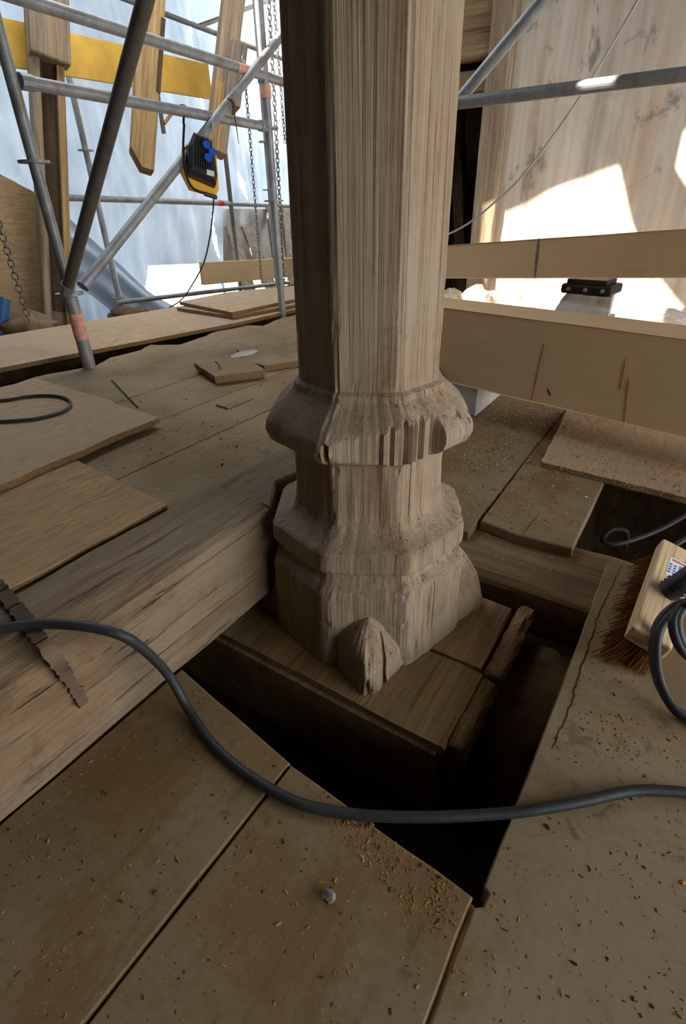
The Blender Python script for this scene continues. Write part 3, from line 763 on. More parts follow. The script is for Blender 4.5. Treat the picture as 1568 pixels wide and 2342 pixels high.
# rubble along the wall foot
random.seed(11)
rub = [(4.72, 1.95, .10, .20, .16, .13), (4.62, 1.62, .12, .14, .16, .15), (4.70, 1.32, .08, .16, .15, .12), (4.55, 1.08, .05, .13, .12, .09), (4.74, .95, .10, .15, .2, .12), (4.5, .30, .12, .22, .30, .12), (4.65, -.15, .14, .22, .26, .16), (4.35, .0, .02, .15, .2, .07), (4.45, 1.8, .02, .14, .18, .07)]
for i, (x, y, z, a, b, c) in enumerate(rub):
    lab = ['pale rubble stone nearest the doorway jamb', 'rubble stone second from the jamb, knobbly and upright', 'rubble stone third from the jamb, beside the sunlit gap', 'small low rubble stone in front of the sunlit gap', 'flat rubble stone in the sun below the wall patch', 'broad ledge stone lit by sun at the right', 'large shaded ledge stone at the right edge', 'low flat stone before the right ledge', 'low flat stone before the doorway rubble'][i]
    obj('rubble_stone', rock(BM(), (0, 0, 0), (a, b, c), i*3.7, 3, .3), M['stone'], loc=(x, y, z), label=lab, cat='stone', group='rubble at the wall foot')
grid('ground_outside', -3, 12, 5.25, 14, 20, 20, lambda x, y: -.22+.03*nz(x, y), M['stone'], kind='structure')
wallbox('floor_far', 4.1, 5.0, -3.3, 2.6, -.3, -.02, M['stone'])

# ================================================================== SCAFFOLD
TR = .0235
def rosette(parent, z):
    bm = BM(); n = 24; R = .060
    a = [bm.verts.new((R*math.cos(2*PI*i/n), R*math.sin(2*PI*i/n), z-.005)) for i in range(n)]
    b = [bm.verts.new((R*math.cos(2*PI*i/n), R*math.sin(2*PI*i/n), z+.005)) for i in range(n)]
    for i in range(n): bm.faces.new((a[i], a[(i+1) % n], b[(i+1) % n], b[i]))
    bm.faces.new(a[::-1]); bm.faces.new(b)
    return obj('rosette', bm, M['galv'], parent)
def standard(x, y, z0, z1, label, discs=(), band=None, sleeve=None, mat='galv', r=TR):
    root = empty('scaffold_standard', (x, y, z0), label=label, cat='scaffold tube', group='scaffold uprights')
    obj('tube', tube(BM(), (0, 0, 0), (0, 0, z1-z0), r, 20), M[mat], root, smooth=False)
    for z in discs: rosette(root, z-z0)
    if band: obj('paint_band', tube(BM(), (0, 0, band[0]-z0), (0, 0, band[1]-z0), r+.0075, 20), M[band[2]], root)
    if sleeve: obj('collar_sleeve', tube(BM(), (0, 0, sleeve[0]-z0), (0, 0, sleeve[1]-z0), r+.006, 20), M[mat], root)
    return root
def member(name, p0, p1, label, r=TR, mat='galv', band=None, ends=True):
    p0 = Vector(p0); p1 = Vector(p1); root = empty(name, p0, label=label, cat='scaffold tube', group='scaffold rails and braces')
    d = p1-p0
    o = obj('tube', tube(BM(), (0, 0, 0), d, r, 20), M[mat], root)
    if band:
        obj('paint_band', tube(BM(), d*band[0], d*band[1], r+.0012, 20), M[band[2]], root)
    if ends:
        u = d.normalized()
        for q in (u*.0, d-u*.05): obj('end_fitting', tube(BM(), q, q+u*.05, r*1.22, 12), M['galv'], root)
    return root
YS = 2.434
standard(1.440, YS, -.30, 2.9, 'near scaffold upright with orange band standing in the floor gap', discs=(1.075, .575), band=(.375, .49, 'orange'), sleeve=(-.2, .56))
standard(2.945, YS, .10, 2.9, 'scaffold upright with discs just left of the column', discs=(1.30, .93), band=(1.44, 1.50, 'orange'))
standard(3.95, 3.30, .0, 2.9, 'slim scaffold upright behind, with blue band left of the column', discs=(1.35, 1.02), band=(1.72, 1.80, 'blue'), r=.019)
standard(2.985, 4.3, -.2, 2.9, 'rear scaffold upright beside the hanging honey post', discs=(1.30, .24))
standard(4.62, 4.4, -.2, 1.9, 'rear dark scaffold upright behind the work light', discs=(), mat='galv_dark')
member('scaffold_ledger', aty(-60, -38, YS), aty(655, 190, YS), 'upper near scaffold rail with orange band by the column', band=((aty(540, 152, YS).x-aty(-60, -38, YS).x)/(aty(655, 190, YS).x-aty(-60, -38, YS).x), (aty(573, 165, YS).x-aty(-60, -38, YS).x)/(aty(655, 190, YS).x-aty(-60, -38, YS).x), 'orange'), ends=False)
member('scaffold_ledger', (1.47, YS, 1.335), (2.92, YS, 1.305), 'lower near scaffold rail carrying the work light')
member('scaffold_brace', (1.50, YS-.02, .60), aty(690, 22, YS-.03), 'pale diagonal scaffold brace rising towards the column')
bx = (Vector((1.44, 1.591, 1.429))-Vector((1.44, 2.42, .598)))
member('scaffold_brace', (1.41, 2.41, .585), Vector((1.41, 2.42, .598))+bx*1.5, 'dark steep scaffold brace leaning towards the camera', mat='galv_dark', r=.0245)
member('scaffold_ledger', aty(-40, 445, 4.40), aty(700, 472, 4.40), 'long level rear rail crossing in front of the tarpaulin', band=(.60, .62, 'red'), ends=False)
member('scaffold_ledger', aty(268, 692, 4.25), aty(660, 646, 4.05), 'low blue-grey rear rail just above the strand boards', mat='galv', r=.02, ends=False)
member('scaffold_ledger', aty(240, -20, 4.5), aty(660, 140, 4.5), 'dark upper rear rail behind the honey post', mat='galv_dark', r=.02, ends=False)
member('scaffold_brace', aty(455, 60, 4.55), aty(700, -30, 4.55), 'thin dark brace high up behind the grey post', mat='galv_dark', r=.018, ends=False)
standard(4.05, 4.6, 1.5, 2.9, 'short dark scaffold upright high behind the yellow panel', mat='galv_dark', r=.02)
member('scaffold_ledger', atx(1000, 241, 2.6), atx(1640, 161, 2.6), 'level scaffold rail with a sunlit spot right of the column', ends=False)
member('scaffold_brace', atx(1040, 240, 2.62), atx(1290, -60, 2.62), 'diagonal scaffold brace crossing the doorway right of the column', ends=False)

# ------------------------------------------------------------------ hanging old posts
def post(name, p_top, p_bot, w, d, mat, label, seed, tip=0.0, rz=0.0):
    p_top = Vector(p_top); p_bot = Vector(p_bot); L = (p_top-p_bot).length
    bm = timber(BM(), L, w, d, .05, .004, .010, seed, nside=8)
    # local x (length) to z
    bmesh.ops.transform(bm, matrix=Matrix(((0, 1, 0, 0), (0, 0, 1, -d/2), (1, 0, 0, 0), (0, 0, 0, 1))), verts=bm.verts[:])
    if tip:
        for v in bm.verts:
            if v.co.z < .14 and v.co.x < 0: v.co.z += tip*(-v.co.x/(w/2))*(1-v.co.z/.14)
    root = empty(name, p_bot, label=label, cat='post')
    z = (p_top-p_bot).normalized(); x = Vector((1, 0, 0)); x = (x-z*x.dot(z)).normalized(); y = z.cross(x)
    root.matrix_world = Matrix(((x.x, y.x, z.x, p_bot.x), (x.y, y.y, z.y, p_bot.y), (x.z, y.z, z.z, p_bot.z), (0, 0, 0, 1))) @ Matrix.Rotation(rz, 4, 'Z')
    obj('timber', bm, mat, root)
    return root, L
pa, La = post('grey_post', aty(92, -20, 3.9), aty(128, 745, 3.9), .17, .17, M['greypost'], 'tall grooved old post standing before the strand board at far left', 2.0, rz=-.35)
# the mortise groove of that post and the cheek block above it
obj('groove_cheek', box(BM(), -.09, -.045, -.145, -.08, 0, La*.80, bev=.006), M['greypost'], pa)
obj('groove_cheek', box(BM(), .045, .09, -.145, -.08, 0, La*.80, bev=.006), M['honey'], pa)
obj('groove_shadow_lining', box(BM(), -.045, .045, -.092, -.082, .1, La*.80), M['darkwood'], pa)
obj('cheek_block', box(BM(), -.10, .12, -.20, -.08, La*.80, La*1.0, bev=.012), M['greypost'], pa)
pb, Lb = post('honey_post', aty(348, -20, 3.5), aty(322, 388, 3.5), .155, .155, M['honey'], 'honey-coloured square post hanging with a cut lower end', 5.0, tip=.10, rz=-.55)
obj('tenon_slot_shade', box(BM(), .055, .083, -.085, -.03, Lb*.45, Lb*.85), M['darkwood'], pb)  # dark block on the face stands for the shade inside a slot
pc, Lc = post('grey_yellow_post', aty(535, -20, 3.5), aty(492, 352, 3.5), .15, .15, M['greypost'], 'grey post with orange-brown foot hanging left of the column', 8.0, rz=-.5)
obj('foot_piece', box(BM(), -.078, .02, -.079, -.02, .0, Lc*.42, bev=.006), M['honey'], pc)
obj('cheek_block', box(BM(), .0, .12, -.12, .06, Lc*.30, Lc*.68, bev=.01), M['grayboard'], pc)
# yellow formwork panel behind the posts
m, L = frame(aty(-60, 140, 4.02), aty(484, 228, 4.02))
yp = obj('yellow_panel', box(BM(), 0, L, -.012, .015, 0, .235, bev=.003), M['yellow'], label='long yellow formwork panel fixed behind the hanging posts', cat='panel'); yp.matrix_world = m
# upright strand board far left
o = sheet('strand_board', [(0, 0), (1.25, 0), (1.25, .9), (1.05, 1.0), (0, 1.2)], -.01, .01, M['osb_wall'], 'upright strand board panel behind the scaffold at far left', cat='board', seed=8)
o.data.transform(Matrix.Rotation(0, 4, 'Z')); o.rotation_euler = (PI/2, 0, 0); o.location = (1.74, 4.12, .72)

# ================================================================== LEFT FLOOR THINGS
ZB = ZF+.014
sheet('strand_board', [(-1.2, 1.006), (.705, 1.012), (.742, 1.43), (.78, 1.7), (-1.2, 1.7)], ZF+.001, ZB, M['osb_fresh'], 'clean strand board beside the old beam, partly under another sheet', seed=2)
sheet('strand_board', [(-1.0, 1.445), (.52, 1.45), (1.085, 1.49), (1.13, 2.10), (1.135, 2.36), (.7, 2.37), (-1.0, 2.37)], ZB+.001, ZB+.022, M['osb_floor'], 'dusty strand board with a ragged edge under the cable loop', seed=5, jit=.006)
zo = .268
fr = [at(x, y, zo) for x, y in ((-80, 858), (0, 841), (180, 806), (340, 776), (480, 749), (545, 737), (680, 706))]
bk = [at(x, y, zo) for x, y in ((720, 672), (410, 700), (0, 768), (-80, 784))]
sheet('strand_board', [(p.x, p.y) for p in fr+bk], zo-.022, zo, M['osb_floor'], 'long strand board bridging the dark gap at the back left', seed=9, jit=.002)
for i, pts in enumerate((((404, 703), (532, 722), (680, 695), (680, 668), (520, 678)), ((410, 690), (530, 714), (680, 682), (690, 652), (520, 668)))):
    z = zo+.001+.024*(i+1)
    q = [at(x, y, z) for x, y in pts]
    sheet('strand_board', [(p.x, p.y) for p in q], z-.022, z, M['osb_floor'], ('lower of two strand boards stacked at the back left', 'topmost strand board of the stack at the back left')[i], seed=11+i, jit=.001, group='stacked strand boards')
# board offcuts on the old floor
q = [at(x, y, ZF+.02) for x, y in ((447, 835), (492, 868), (604, 853), (565, 824))]
sheet('board_offcut', [(p.x, p.y) for p in q], ZF+.001, ZF+.020, M['oldfloor'], 'lower of two small board offcuts left of the column', group='offcuts', seed=21)
q = [at(x, y, ZF+.042) for x, y in ((443, 829), (490, 860), (605, 845), (562, 816))]
sheet('board_offcut', [(p.x, p.y) for p in q], ZF+.021, ZF+.042, M['oldfloor'], 'upper small board offcut with a bent nail left of the column', group='offcuts', seed=22)
q = [at(x, y, ZF+.03) for x, y in ((560, 822), (604, 836), (700, 821), (700, 782), (540, 795))]
sheet('grey_plank', [(p.x, p.y) for p in q], ZF+.001, ZF+.03, M['slab'], 'grey plank end lying behind the offcuts, vanishing behind the column', cat='plank', seed=23)
q = at(560, 812, ZF+.031)
obj('white_patch', rock(BM(), (0, 0, 0), (.08, .045, .003), 4.0, 3, .2), M['whiteblock'], loc=q+Vector((.02, .02, .001)), label='white patch on the grey plank', cat='plaster spill')  # thin flat white shape laid on the plank
p = at(503, 845, ZF+.042)
obj('bent_nail', sweep(BM(), catmull([p+Vector((0, 0, 0)), p+Vector((0, .004, .02)), p+Vector((-.004, .02, .034))], 5), .003, 8), M['nail'], label='bent nail sticking up from the upper offcut', cat='nail')
# draughty splinters on the floor
def stick(pts, r, z, label, mat='chip_dark'):
    obj('wood_splinter', sweep(BM(), [at(x, y, z+r*.6)+Vector((0, 0, .001*nz(x, y))) for x, y in pts], r, 6), M[mat], label=label, cat='splinter')
stick(((255, 870), (270, 885), (295, 912), (316, 933)), .003, ZF, 'thin dark splinter on the old floor behind the ragged strand board')
stick(((495, 926), (520, 934), (580, 908)), .004, ZF, 'short brown splinter lying left of the column collar', 'oldfloor')

# ================================================================== CABLES
def cable(name, pts, r, label, per=10, n=12, mat='rubber', parent=None):
    return obj(name, sweep(BM(), catmull(pts, per), r, n), M[mat], parent, smooth=True, label=label, cat='cable' if label else None)
RC = .0095
pts = [at(x, y, .262) for x, y in ((-60, 1446), (0, 1438), (90, 1427), (190, 1432))]
yf = .762
for x, y, z in ((275, 1452, .245), (330, 1487, .185), (385, 1544, .09), (428, 1618, .02)):
    p = at(x, y, z); pts.append(p)
pts += [at(x, y, .0105) for x, y in ((478, 1692), (540, 1752), (620, 1806), (700, 1842))]
pts += [at(x, y, .006) for x, y in ((800, 1861), (900, 1868), (1010, 1868), (1130, 1862))]
pts += [at(x, y, .0105) for x, y in ((1220, 1852), (1330, 1833), (1430, 1811), (1500, 1808), (1600, 1818), (1700, 1850))]
cable('power_cable', pts, RC, 'thick black cable snaking over the old beam and across the hole')
lp = [at(x, y, ZB+.029) for x, y in ((-90, 915), (0, 916), (70, 906), (130, 906), (160, 918), (150, 938), (100, 954), (40, 962), (-60, 966))]
cable('cable_loop', lp, .006, 'thin black cable loop on the strand board at the left edge')

# ================================================================== WORK LIGHT hanging on the lower rail
def worklight():
    c = aty(458, 372, 2.36)
    root = empty('work_light', c, label='black and yellow work light with blue sockets hanging from the scaffold rail', cat='work light')
    R = Matrix.Rotation(math.radians(-32), 4, 'Z') @ Matrix.Rotation(math.radians(14), 4, 'Y') @ Matrix.Rotation(math.radians(-18), 4, 'X')
    root.matrix_world = Matrix.Translation(c) @ R
    # x right, z up, -y to us
    def slab(name, poly, y0, y1, mat, bev=.008):
        bm = BM(); board(bm, poly, 0, y1-y0, step=.02, jit=0, bev=bev)
        bmesh.ops.transform(bm, matrix=Matrix(((1, 0, 0, 0), (0, 0, -1, y1), (0, 1, 0, 0), (0, 0, 0, 1))), verts=bm.verts[:])
        return obj(name, bm, M[mat], root)
    slab('housing', [(-.065, -.085), (.072, -.105), (.078, -.06), (.062, .05), (.03, .105), (-.045, .11), (-.07, .04)], -.06, 0, 'blackplastic', .016)
    slab('front_frame', [(-.098, -.06), (-.05, -.135), (.085, -.135), (.10, -.10), (.085, .06), (.03, .09), (-.05, .09), (-.09, .05)], .0, .028, 'yellowrim', .008)
    for x in range(7):
        obj('cooling_fin', box(BM(), -.035+x*.012, -.031+x*.012, -.067, -.055, -.05, .09), M['blackplastic'], root)
    for i, (x, z) in enumerate(((.012, .055), (.042, .028), (.022, -.002))):
        o = obj('blue_socket', tube(BM(), (x, -.082, z), (x, -.055, z), .019, 20), M['blue'], root, label='blue socket cover')
    obj('rating_sticker', box(BM(), .02, .058, -.0625, -.060, -.075, -.05), M['white'], root, label='white rating sticker')
    loop = catmull([(-.085, -.01, .15), (-.092, -.03, .04), (-.085, -.04, -.07), (-.045, -.03, -.14), (.03, -.02, -.15), (.075, -.01, -.15)], 6)
    obj('stand_tube', sweep(BM(), loop, .006, 8), M['blacksteel'], root)
    obj('stand_tube', sweep(BM(), catmull([(-.088, -.01, .15), (-.085, .0, .19), (-.07, .02, .245), (-.095, .05, .26), (-.11, .07, .235)], 6), .0055, 8), M['blacksteel'], root)
    obj('stand_tube', sweep(BM(), catmull([(.06, -.01, .06), (.065, .0, .15), (.065, .03, .22), (.06, .05, .24)], 6), .005, 8), M['galv'], root)
    obj('grip_sleeve', tube(BM(), (.02, -.018, -.15), (.085, -.01, -.15), .010, 12), M['blackplastic'], root)
worklight()
pts = [aty(489, 432, 2.42), aty(487, 480, 2.5), aty(480, 540, 2.6), aty(466, 600, 2.75), aty(440, 650, 2.95), aty(412, 688, 3.2), aty(370, 712, 3.6)]
cable('lamp_cord', pts, .0045, 'thin dark cord hanging from the work light to the floor')
# forked iron hook hanging beside the grey post
p = aty(527, 245, 2.40)
obj('iron_hook', sweep(BM(), catmull([p+Vector((-.02, 0, .03)), p+Vector((0, -.02, .02)), p+Vector((.005, -.02, -.05)), p+Vector((.025, -.01, -.16))], 6), lambda t: .008*(1-.8*t), 8), M['rust'], label='pointed iron hook over the scaffold rail near the work light', cat='hook')
pg = obj('peg', tube(BM(), aty(376, 282, 3.42), aty(392, 260, 3.42), .012, 8), M['honey'], pb); bpy.context.view_layer.update(); pg.matrix_parent_inverse = pb.matrix_world.inverted()

# ================================================================== CHAINS
def link_mesh(a, b, r, seg=16, n=6):
    bm = BM(); path = []
    for i in range(seg):
        t = 2*PI*i/seg; x = b*math.cos(t); z = (a-b)*(1 if math.sin(t) > 0 else -1)+b*math.sin(t)
        path.append(Vector((x, 0, z)))
    sweep(bm, path, r, n, closed=True)
    me = bpy.data.meshes.new('link'); bm.to_mesh(me); bm.free(); me.materials.append(M['chain']); return me
def chain(p0, p1, a, b, r, label, single=True, sag=0.0):
    p0 = Vector(p0); p1 = Vector(p1); d = p1-p0; L = d.length; pitch = 2*(a-r)*.98; n = int(L/pitch)
    root = empty('chain', p0, label=label, cat='chain', group='hanging chains'); me = link_mesh(a, b, r)
    z = d.normalized(); x = Vector((1, 0, 0)) if abs(z.x) < .9 else Vector((0, 1, 0)); x = (x-z*x.dot(z)).normalized(); y = z.cross(x)
    base = Matrix(((x.x, y.x, z.x, 0), (x.y, y.y, z.y, 0), (x.z, y.z, z.z, 0), (0, 0, 0, 1)))
    if single:
        for i in range(n):
            o = bpy.data.objects.new('link', me); COL.objects.link(o); o.parent = root
            o.matrix_local = Matrix.Translation(z*(pitch*(i+.5))) @ base @ Matrix.Rotation(PI/2*(i % 2)+.5, 4, 'Z')
    else:
        bm = BM()
        for i in range(n):
            k = len(bm.verts); bm.from_mesh(me); bm.verts.ensure_lookup_table()
            bmesh.ops.transform(bm, matrix=Matrix.Translation(z*(pitch*(i+.5))) @ base @ Matrix.Rotation(PI/2*(i % 2)+.5, 4, 'Z'), verts=bm.verts[k:])
        o = obj('links', bm, M['chain'], root, kind='stuff')
    return root
chain(aty(-25, 440, 3.0), aty(70, 745, 3.0), .019, .012, .004, 'heavy chain hanging before the upright strand board at far left')
chain(aty(556, 130, 2.9), aty(599, 655, 2.9), .015, .008, .0028, 'thin chain hanging left of the discs upright by the column', single=False)
chain(aty(613, -20, 2.55), aty(650, 652, 2.55), .016, .010, .0034, 'doubled chain hanging closest to the column', single=False)
chain(aty(624, -20, 2.75), aty(652, 330, 2.75), .014, .008, .0028, 'short thin chain partly hidden behind the column edge', single=False)

# ================================================================== BACK LEFT ODDS
for i, (a, b, wd) in enumerate((((555, 620), (527, 524), .20), ((598, 610), (562, 520), .20), ((632, 605), (615, 470), .16), ((662, 600), (650, 470), .18))):
    p0 = aty(*a, 4.62+.04*i); p1 = aty(*b, 4.85+.02*i)
    m, L = frame(p0, p1, (0, -1, 0))
    o = obj('leaning_board', box(BM(), -.62, L, -wd/2, wd/2, 0, .03, bev=.004), M['grayboard'], label=('grey old board leaning at the back, leftmost of four', 'grey old board leaning at the back, second from left', 'grey old board leaning at the back, third from left', 'grey old board leaning at the back, beside the column')[i], cat='board', group='leaning grey boards')
    o.matrix_world = m
m, L = frame(aty(463, 652, 4.15), aty(720, 628, 4.15))
o = obj('edge_plank', box(BM(), 0, L, -.02, .02, 0, .20, bev=.003), M['newoak_x'], label='pale plank on edge at the back between chains and tarpaulin', cat='plank'); o.matrix_world = m
# slack grey sheet behind the leaning boards
def greysheet():
    bm = BM(); vv = []
    for i in range(21):
        row = []
        for j in range(13):
            px = 510+170*i/20; py = 478+130*j/12
            p = aty(px, py, 4.93+.03*math.sin(i*.9+j*.3)+.02*nz(i*.4, j*.5)); row.append(bm.verts.new(p))
        vv.append(row)
    for i in range(20):
        for j in range(12): bm.faces.new((vv[i][j], vv[i+1][j], vv[i+1][j+1], vv[i][j+1]))
    s = plain('dirty_plastic_film', lin('9fa29c'), .5, .4, .2, 5, .4)
    obj('plastic_film', bm, s, smooth=True, label='dirty grey plastic film hanging behind the leaning boards', cat='plastic sheet')
greysheet()
o = obj('earth_sack', rock(BM(), (0, 0, 0), (.24, .16, .10), 3.0, 3, .35), M['sack'], smooth=True, loc=aty(50, 758, 3.62), label='slumped brown sack at the foot of the far-left chain', cat='sack')
o = obj('earth_sack', rock(BM(), (0, 0, 0), (.22, .14, .08), 9.0, 3, .35), M['sack'], smooth=True, loc=aty(300, 722, 4.1), label='small brown heap behind the long strand board', cat='sack')
bt = empty('blue_prop', aty(-4, 770, 3.6), label='blue painted steel prop cut by the left picture edge', cat='prop')
m, L = frame((0, 0, 0), aty(8, 682, 3.6)-aty(-4, 770, 3.6), (0, 1, 0))
o = obj('tube', tube(BM(), (0, 0, 0), (L, 0, 0), .04, 16), M['bluepaint'], bt); o.matrix_local = m
for i, (a, b) in enumerate((((520, 690), (505, 640)), ((350, 706), (335, 672)))):
    o = obj('blue_stake', tube(BM(), aty(*a, 5.6), aty(*b, 5.6), .02, 10), M['bluepaint'], label=('blue steel stake seen through the gap below the tarpaulin', 'blue steel stake leaning at the foot of the sheet folds')[i], cat='stake')
# thin wire crossing the doorway to the upper right
cable('thin_wire', [atx(985, 548, 2.9), atx(1030, 533, 2.9), atx(1075, 508, 2.9), atx(1120, 472, 2.9), atx(1200, 395, 2.9), atx(1330, 215, 2.9), atx(1470, -20, 2.9)], .005, 'thin pale wire slanting from the column up across the wall', mat='whiteblock')

# ================================================================== BROOM AND CABLES AT THE RIGHT
def broom():
    root = empty('broom', at(1470, 1440, 0), label='beech broom head with brown bristles lying on the wide plank', cat='broom')
    a = at(1434, 1446, .088); b = at(1506, 1243, .088)
    d = (b-a); d.z = 0; L = d.length; ang = math.atan2(d.y, d.x)
    tl = math.radians(15)
    base = Matrix.Translation(a) @ Matrix.Rotation(ang, 4, 'Z') @ Matrix.Rotation(tl, 4, 'X')
    root.matrix_world = base
    # x along the block, -y to the right, z up (tilted)
    bm = BM(); box(bm, 0, L, -.085, 0, -.020, .022, bev=.006)
    obj('block', bm, M['beech'], root)
    bm = BM(); random.seed(5)
    for i in range(1500):
        x = random.uniform(.005, L-.005); y = random.uniform(-.078, -.006); 
        sx = (x/L-.5)*.07+random.gauss(0, .006); sy = .02*random.random()+(y+.04)*.5+random.gauss(0, .007); ln = random.uniform(.070, .092)
        p0 = Vector((x, y, -.018)); p1 = p0+Vector((sx*.4, sy*.3, -ln*.5)); p2 = p0+Vector((sx, sy, -ln))
        w = .0008
        q = []
        for p in (p0, p1, p2): q.append((bm.verts.new(p+Vector((w, w, 0))), bm.verts.new(p+Vector((-w, w, 0))), bm.verts.new(p+Vector((0, -w, 0)))))
        for k in range(2):
            for c in range(3): bm.faces.new((q[k][c], q[k][(c+1) % 3], q[k+1][(c+1) % 3], q[k+1][c]))
    obj('bristles', bm, M['coir'], root, kind='stuff')
    # printed label
    lab = obj('label_sticker', box(BM(), L*.60, L*.82, -.075, -.030, .0221, .0226), M['white'], root, label='white printed price label')
    obj('label_print', box(BM(), L*.66, L*.77, -.072, -.055, .0226, .0229), plain('label_print_blue', lin('7d8fb8'), .6), lab)
    obj('label_print', box(BM(), L*.79, L*.805, -.073, -.035, .0226, .0229), M['red'], lab)
    for yy in (-.049, -.038):
        for k in range(4): obj('label_print', box(BM(), L*(.645+.03*k), L*(.66+.03*k), yy, yy+.006, .0226, .0229), M['blue'], lab)
    # black handle socket and handle
    h0 = Vector((L*.44, -.045, .022)); hd = Vector((.40, -.28, .87)).normalized()
    so_ = obj('handle_socket', tube(BM(), h0-hd*.004, h0+hd*.085, .025, 20, .022), M['blackplastic'], root)
    for t in (.006, .016, .026): obj('rib', tube(BM(), h0+hd*t, h0+hd*(t+.006), .0275, 20), M['blackplastic'], so_)
    obj('handle', tube(BM(), h0+hd*.08, h0+hd*1.0, .0165, 16), M['blackplastic'], root)
broom()
def coil():
    root = empty('cable_coil', at(1560, 1560, 0), label='coil of thick black cable leaning beside the broom at the right edge', cat='cable')
    base = Vector(root.location)
    for i in range(4):
        c = [at(x+6*i, y+9*i, z) for x, y, z in ((1585, 1375, .15), (1540, 1388, .14), (1502, 1432, .11), (1494, 1500, .07), (1510, 1570, .035), (1552, 1628, .016), (1640, 1665, .012))] if i < 2 else \
            [at(x+10*(i-2), y+28, z) for x, y, z in ((1680, 1330, .05), (1600, 1345, .19), (1556, 1362, .185), (1538, 1400, .17), (1560, 1460, .13), (1620, 1500, .09))]
        o = obj('turn', sweep(BM(), catmull([p-base for p in c], 10), .0095, 12), M['rubber'], root, smooth=True)
coil()
cb = [at(1640, 1130, -.0), at(1568, 1178, -.03), at(1500, 1215, -.06), at(1430, 1240, -.08), at(1390, 1245, -.09), at(1378, 1232, -.10), at(1400, 1212, -.10), at(1432, 1216, -.11), at(1430, 1250, -.2)]
cable('hole_cable', cb, .008, 'dim black cable looping inside the dark gap beyond the broom')
cb = [at(1640, 1195, .03), at(1568, 1232, .02), at(1520, 1262, -.02), at(1480, 1290, -.10), at(1450, 1330, -.2)]
cable('hole_cable', cb, .008, 'black cable dropping into the gap behind the broom head')

# ================================================================== SMALL LOOSE THINGS
obj('pebble', rock(BM(), (0, 0, 0), (.010, .010, .008), 3.0, 2, .3), M['pebble'], loc=at(752, 2048, .006), label='grey pebble lying on the middle near plank', cat='pebble')
def chips(name, label, regions, z, seed, mats=('chip_pale', 'chip_brown', 'chip_dark'), size=(.003, .010)):
    """shavings and crumbs scattered over a surface"""
    rnd = random.Random(seed); vsx = []; fs = []; mi = []
    for (poly, n, wts) in regions:
        pts = [at(x, y, z) for x, y in poly]
        tris = geometry.tessellate_polygon([pts]); ar = []
        for t in tris:
            a, b, c = (pts[i] for i in t); ar.append((b-a).cross(c-a).length)
        for k in range(n):
            t = rnd.choices(tris, ar)[0]; a, b, c = (pts[i] for i in t)
            u, v = rnd.random(), rnd.random()
            if u+v > 1: u, v = 1-u, 1-v
            p = a+(b-a)*u+(c-a)*v
            l = rnd.uniform(*size)*(1 if rnd.random() < .85 else 1.8); w = l*rnd.uniform(.18, .5); hh = w*rnd.uniform(.2, .6); an = rnd.uniform(0, PI)
            ca, sa = math.cos(an), math.sin(an); b0 = len(vsx); tz = rnd.uniform(-.2, .3)*l
            for sx, sy, sz in ((-1, -1, 0), (1, -1, 0), (1, 1, 0), (-1, 1, 0), (-.8, -.7, 1), (.8, -.7, 1), (.8, .7, 1), (-.8, .7, 1)):
                X = sx*l/2; Y = sy*w/2; vsx.append((p.x+X*ca-Y*sa, p.y+X*sa+Y*ca, z+sz*hh+max(0, sx*tz)*.5))
            for f in ((4, 5, 6, 7), (0, 1, 5, 4), (1, 2, 6, 5), (2, 3, 7, 6), (3, 0, 4, 7)): fs.append([b0+i for i in f])
            m = rnd.choices(range(len(mats)), wts)[0]; mi += [m]*5
    me = bpy.data.meshes.new(name); me.from_pydata(vsx, [], fs)
    o = obj(name, me, [M[x] for x in mats], kind='stuff', label=label, cat='debris')
    for p, k in zip(me.polygons, mi): p.material_index = k
    return o
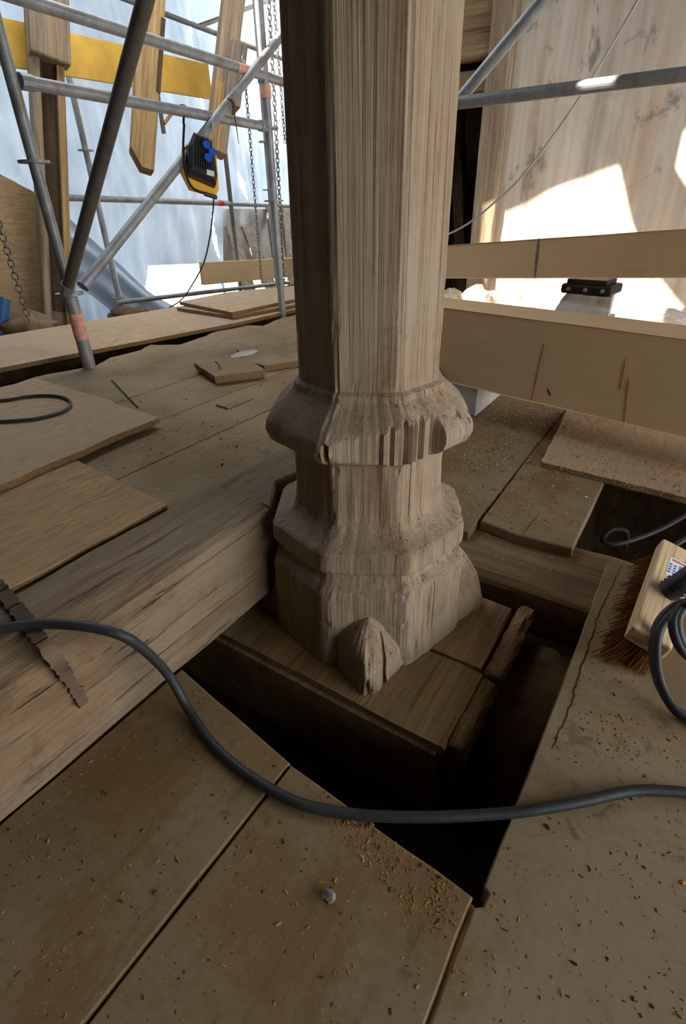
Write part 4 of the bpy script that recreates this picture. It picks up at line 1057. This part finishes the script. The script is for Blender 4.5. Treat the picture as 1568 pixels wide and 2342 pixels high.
chips('wood_chips', 'wood chips and crumbs scattered over the near planks', [
    (((0, 1900), (600, 1850), (900, 1900), (1060, 2060), (940, 2342), (0, 2342)), 420, (2, 5, 5)),
    (((690, 1770), (1060, 2045), (1000, 2160), (760, 1900)), 520, (4, 8, 2)),
    (((780, 1835), (860, 1890), (800, 1900), (760, 1850)), 120, (1, 8, 1)),
    (((440, 1560), (660, 1740), (560, 1800), (0, 2050), (0, 1870)), 260, (2, 4, 5)),
    (((1100, 2060), (1380, 1400), (1430, 1500), (1568, 1700), (1568, 2342), (980, 2342)), 520, (3, 4, 6)),
    (((1330, 1620), (1480, 1640), (1460, 1740), (1380, 1740)), 90, (3, 5, 5))], .0, 1, mats=('chip_brown', 'chip_brown', 'chip_dark'), size=(.0014, .0050))
chips('sawdust', 'pale sawdust over the boards under the big beam', [
    (((1100, 950), (1240, 900), (1330, 950), (1240, 1060), (1100, 1200), (1030, 1190), (1030, 1010)), 1500, (7, 2, 2)),
    (((1120, 920), (1290, 930), (1270, 980), (1110, 960)), 1200, (6, 2, 1)),
    (((1060, 1020), (1160, 1000), (1180, 1060), (1060, 1080)), 500, (4, 2, 4)),
    (((1220, 1000), (1300, 960), (1290, 990), (1240, 1060), (1210, 1060)), 500, (1, 8, 2)),
    (((1100, 1190), (1230, 1060), (1370, 1120), (1310, 1250)), 260, (6, 2, 3))], .0005, 2, size=(.002, .0065))
chips('sawdust', 'pale sawdust lying on the strand board at the right', [
    (((1300, 955), (1568, 1060), (1568, 1150), (1240, 1065)), 1600, (7, 3, 2))], .0245, 3, size=(.002, .0065))
chips('wood_crumbs', 'dark crumbs and chips on the raised old floor', [
    (((195, 1060), (370, 950), (660, 930), (640, 1010), (390, 1140)), 380, (2, 4, 6)),
    (((110, 860), (640, 790), (670, 890), (380, 960)), 200, (2, 3, 5))], ZF+.001, 4, size=(.002, .0065))
chips('wood_crumbs', 'crumbs on the old beam and joist beside the column', [
    (((1080, 1210), (1300, 1265), (1300, 1330), (1080, 1260)), 130, (6, 2, 3))], -.034, 5, size=(.002, .005))
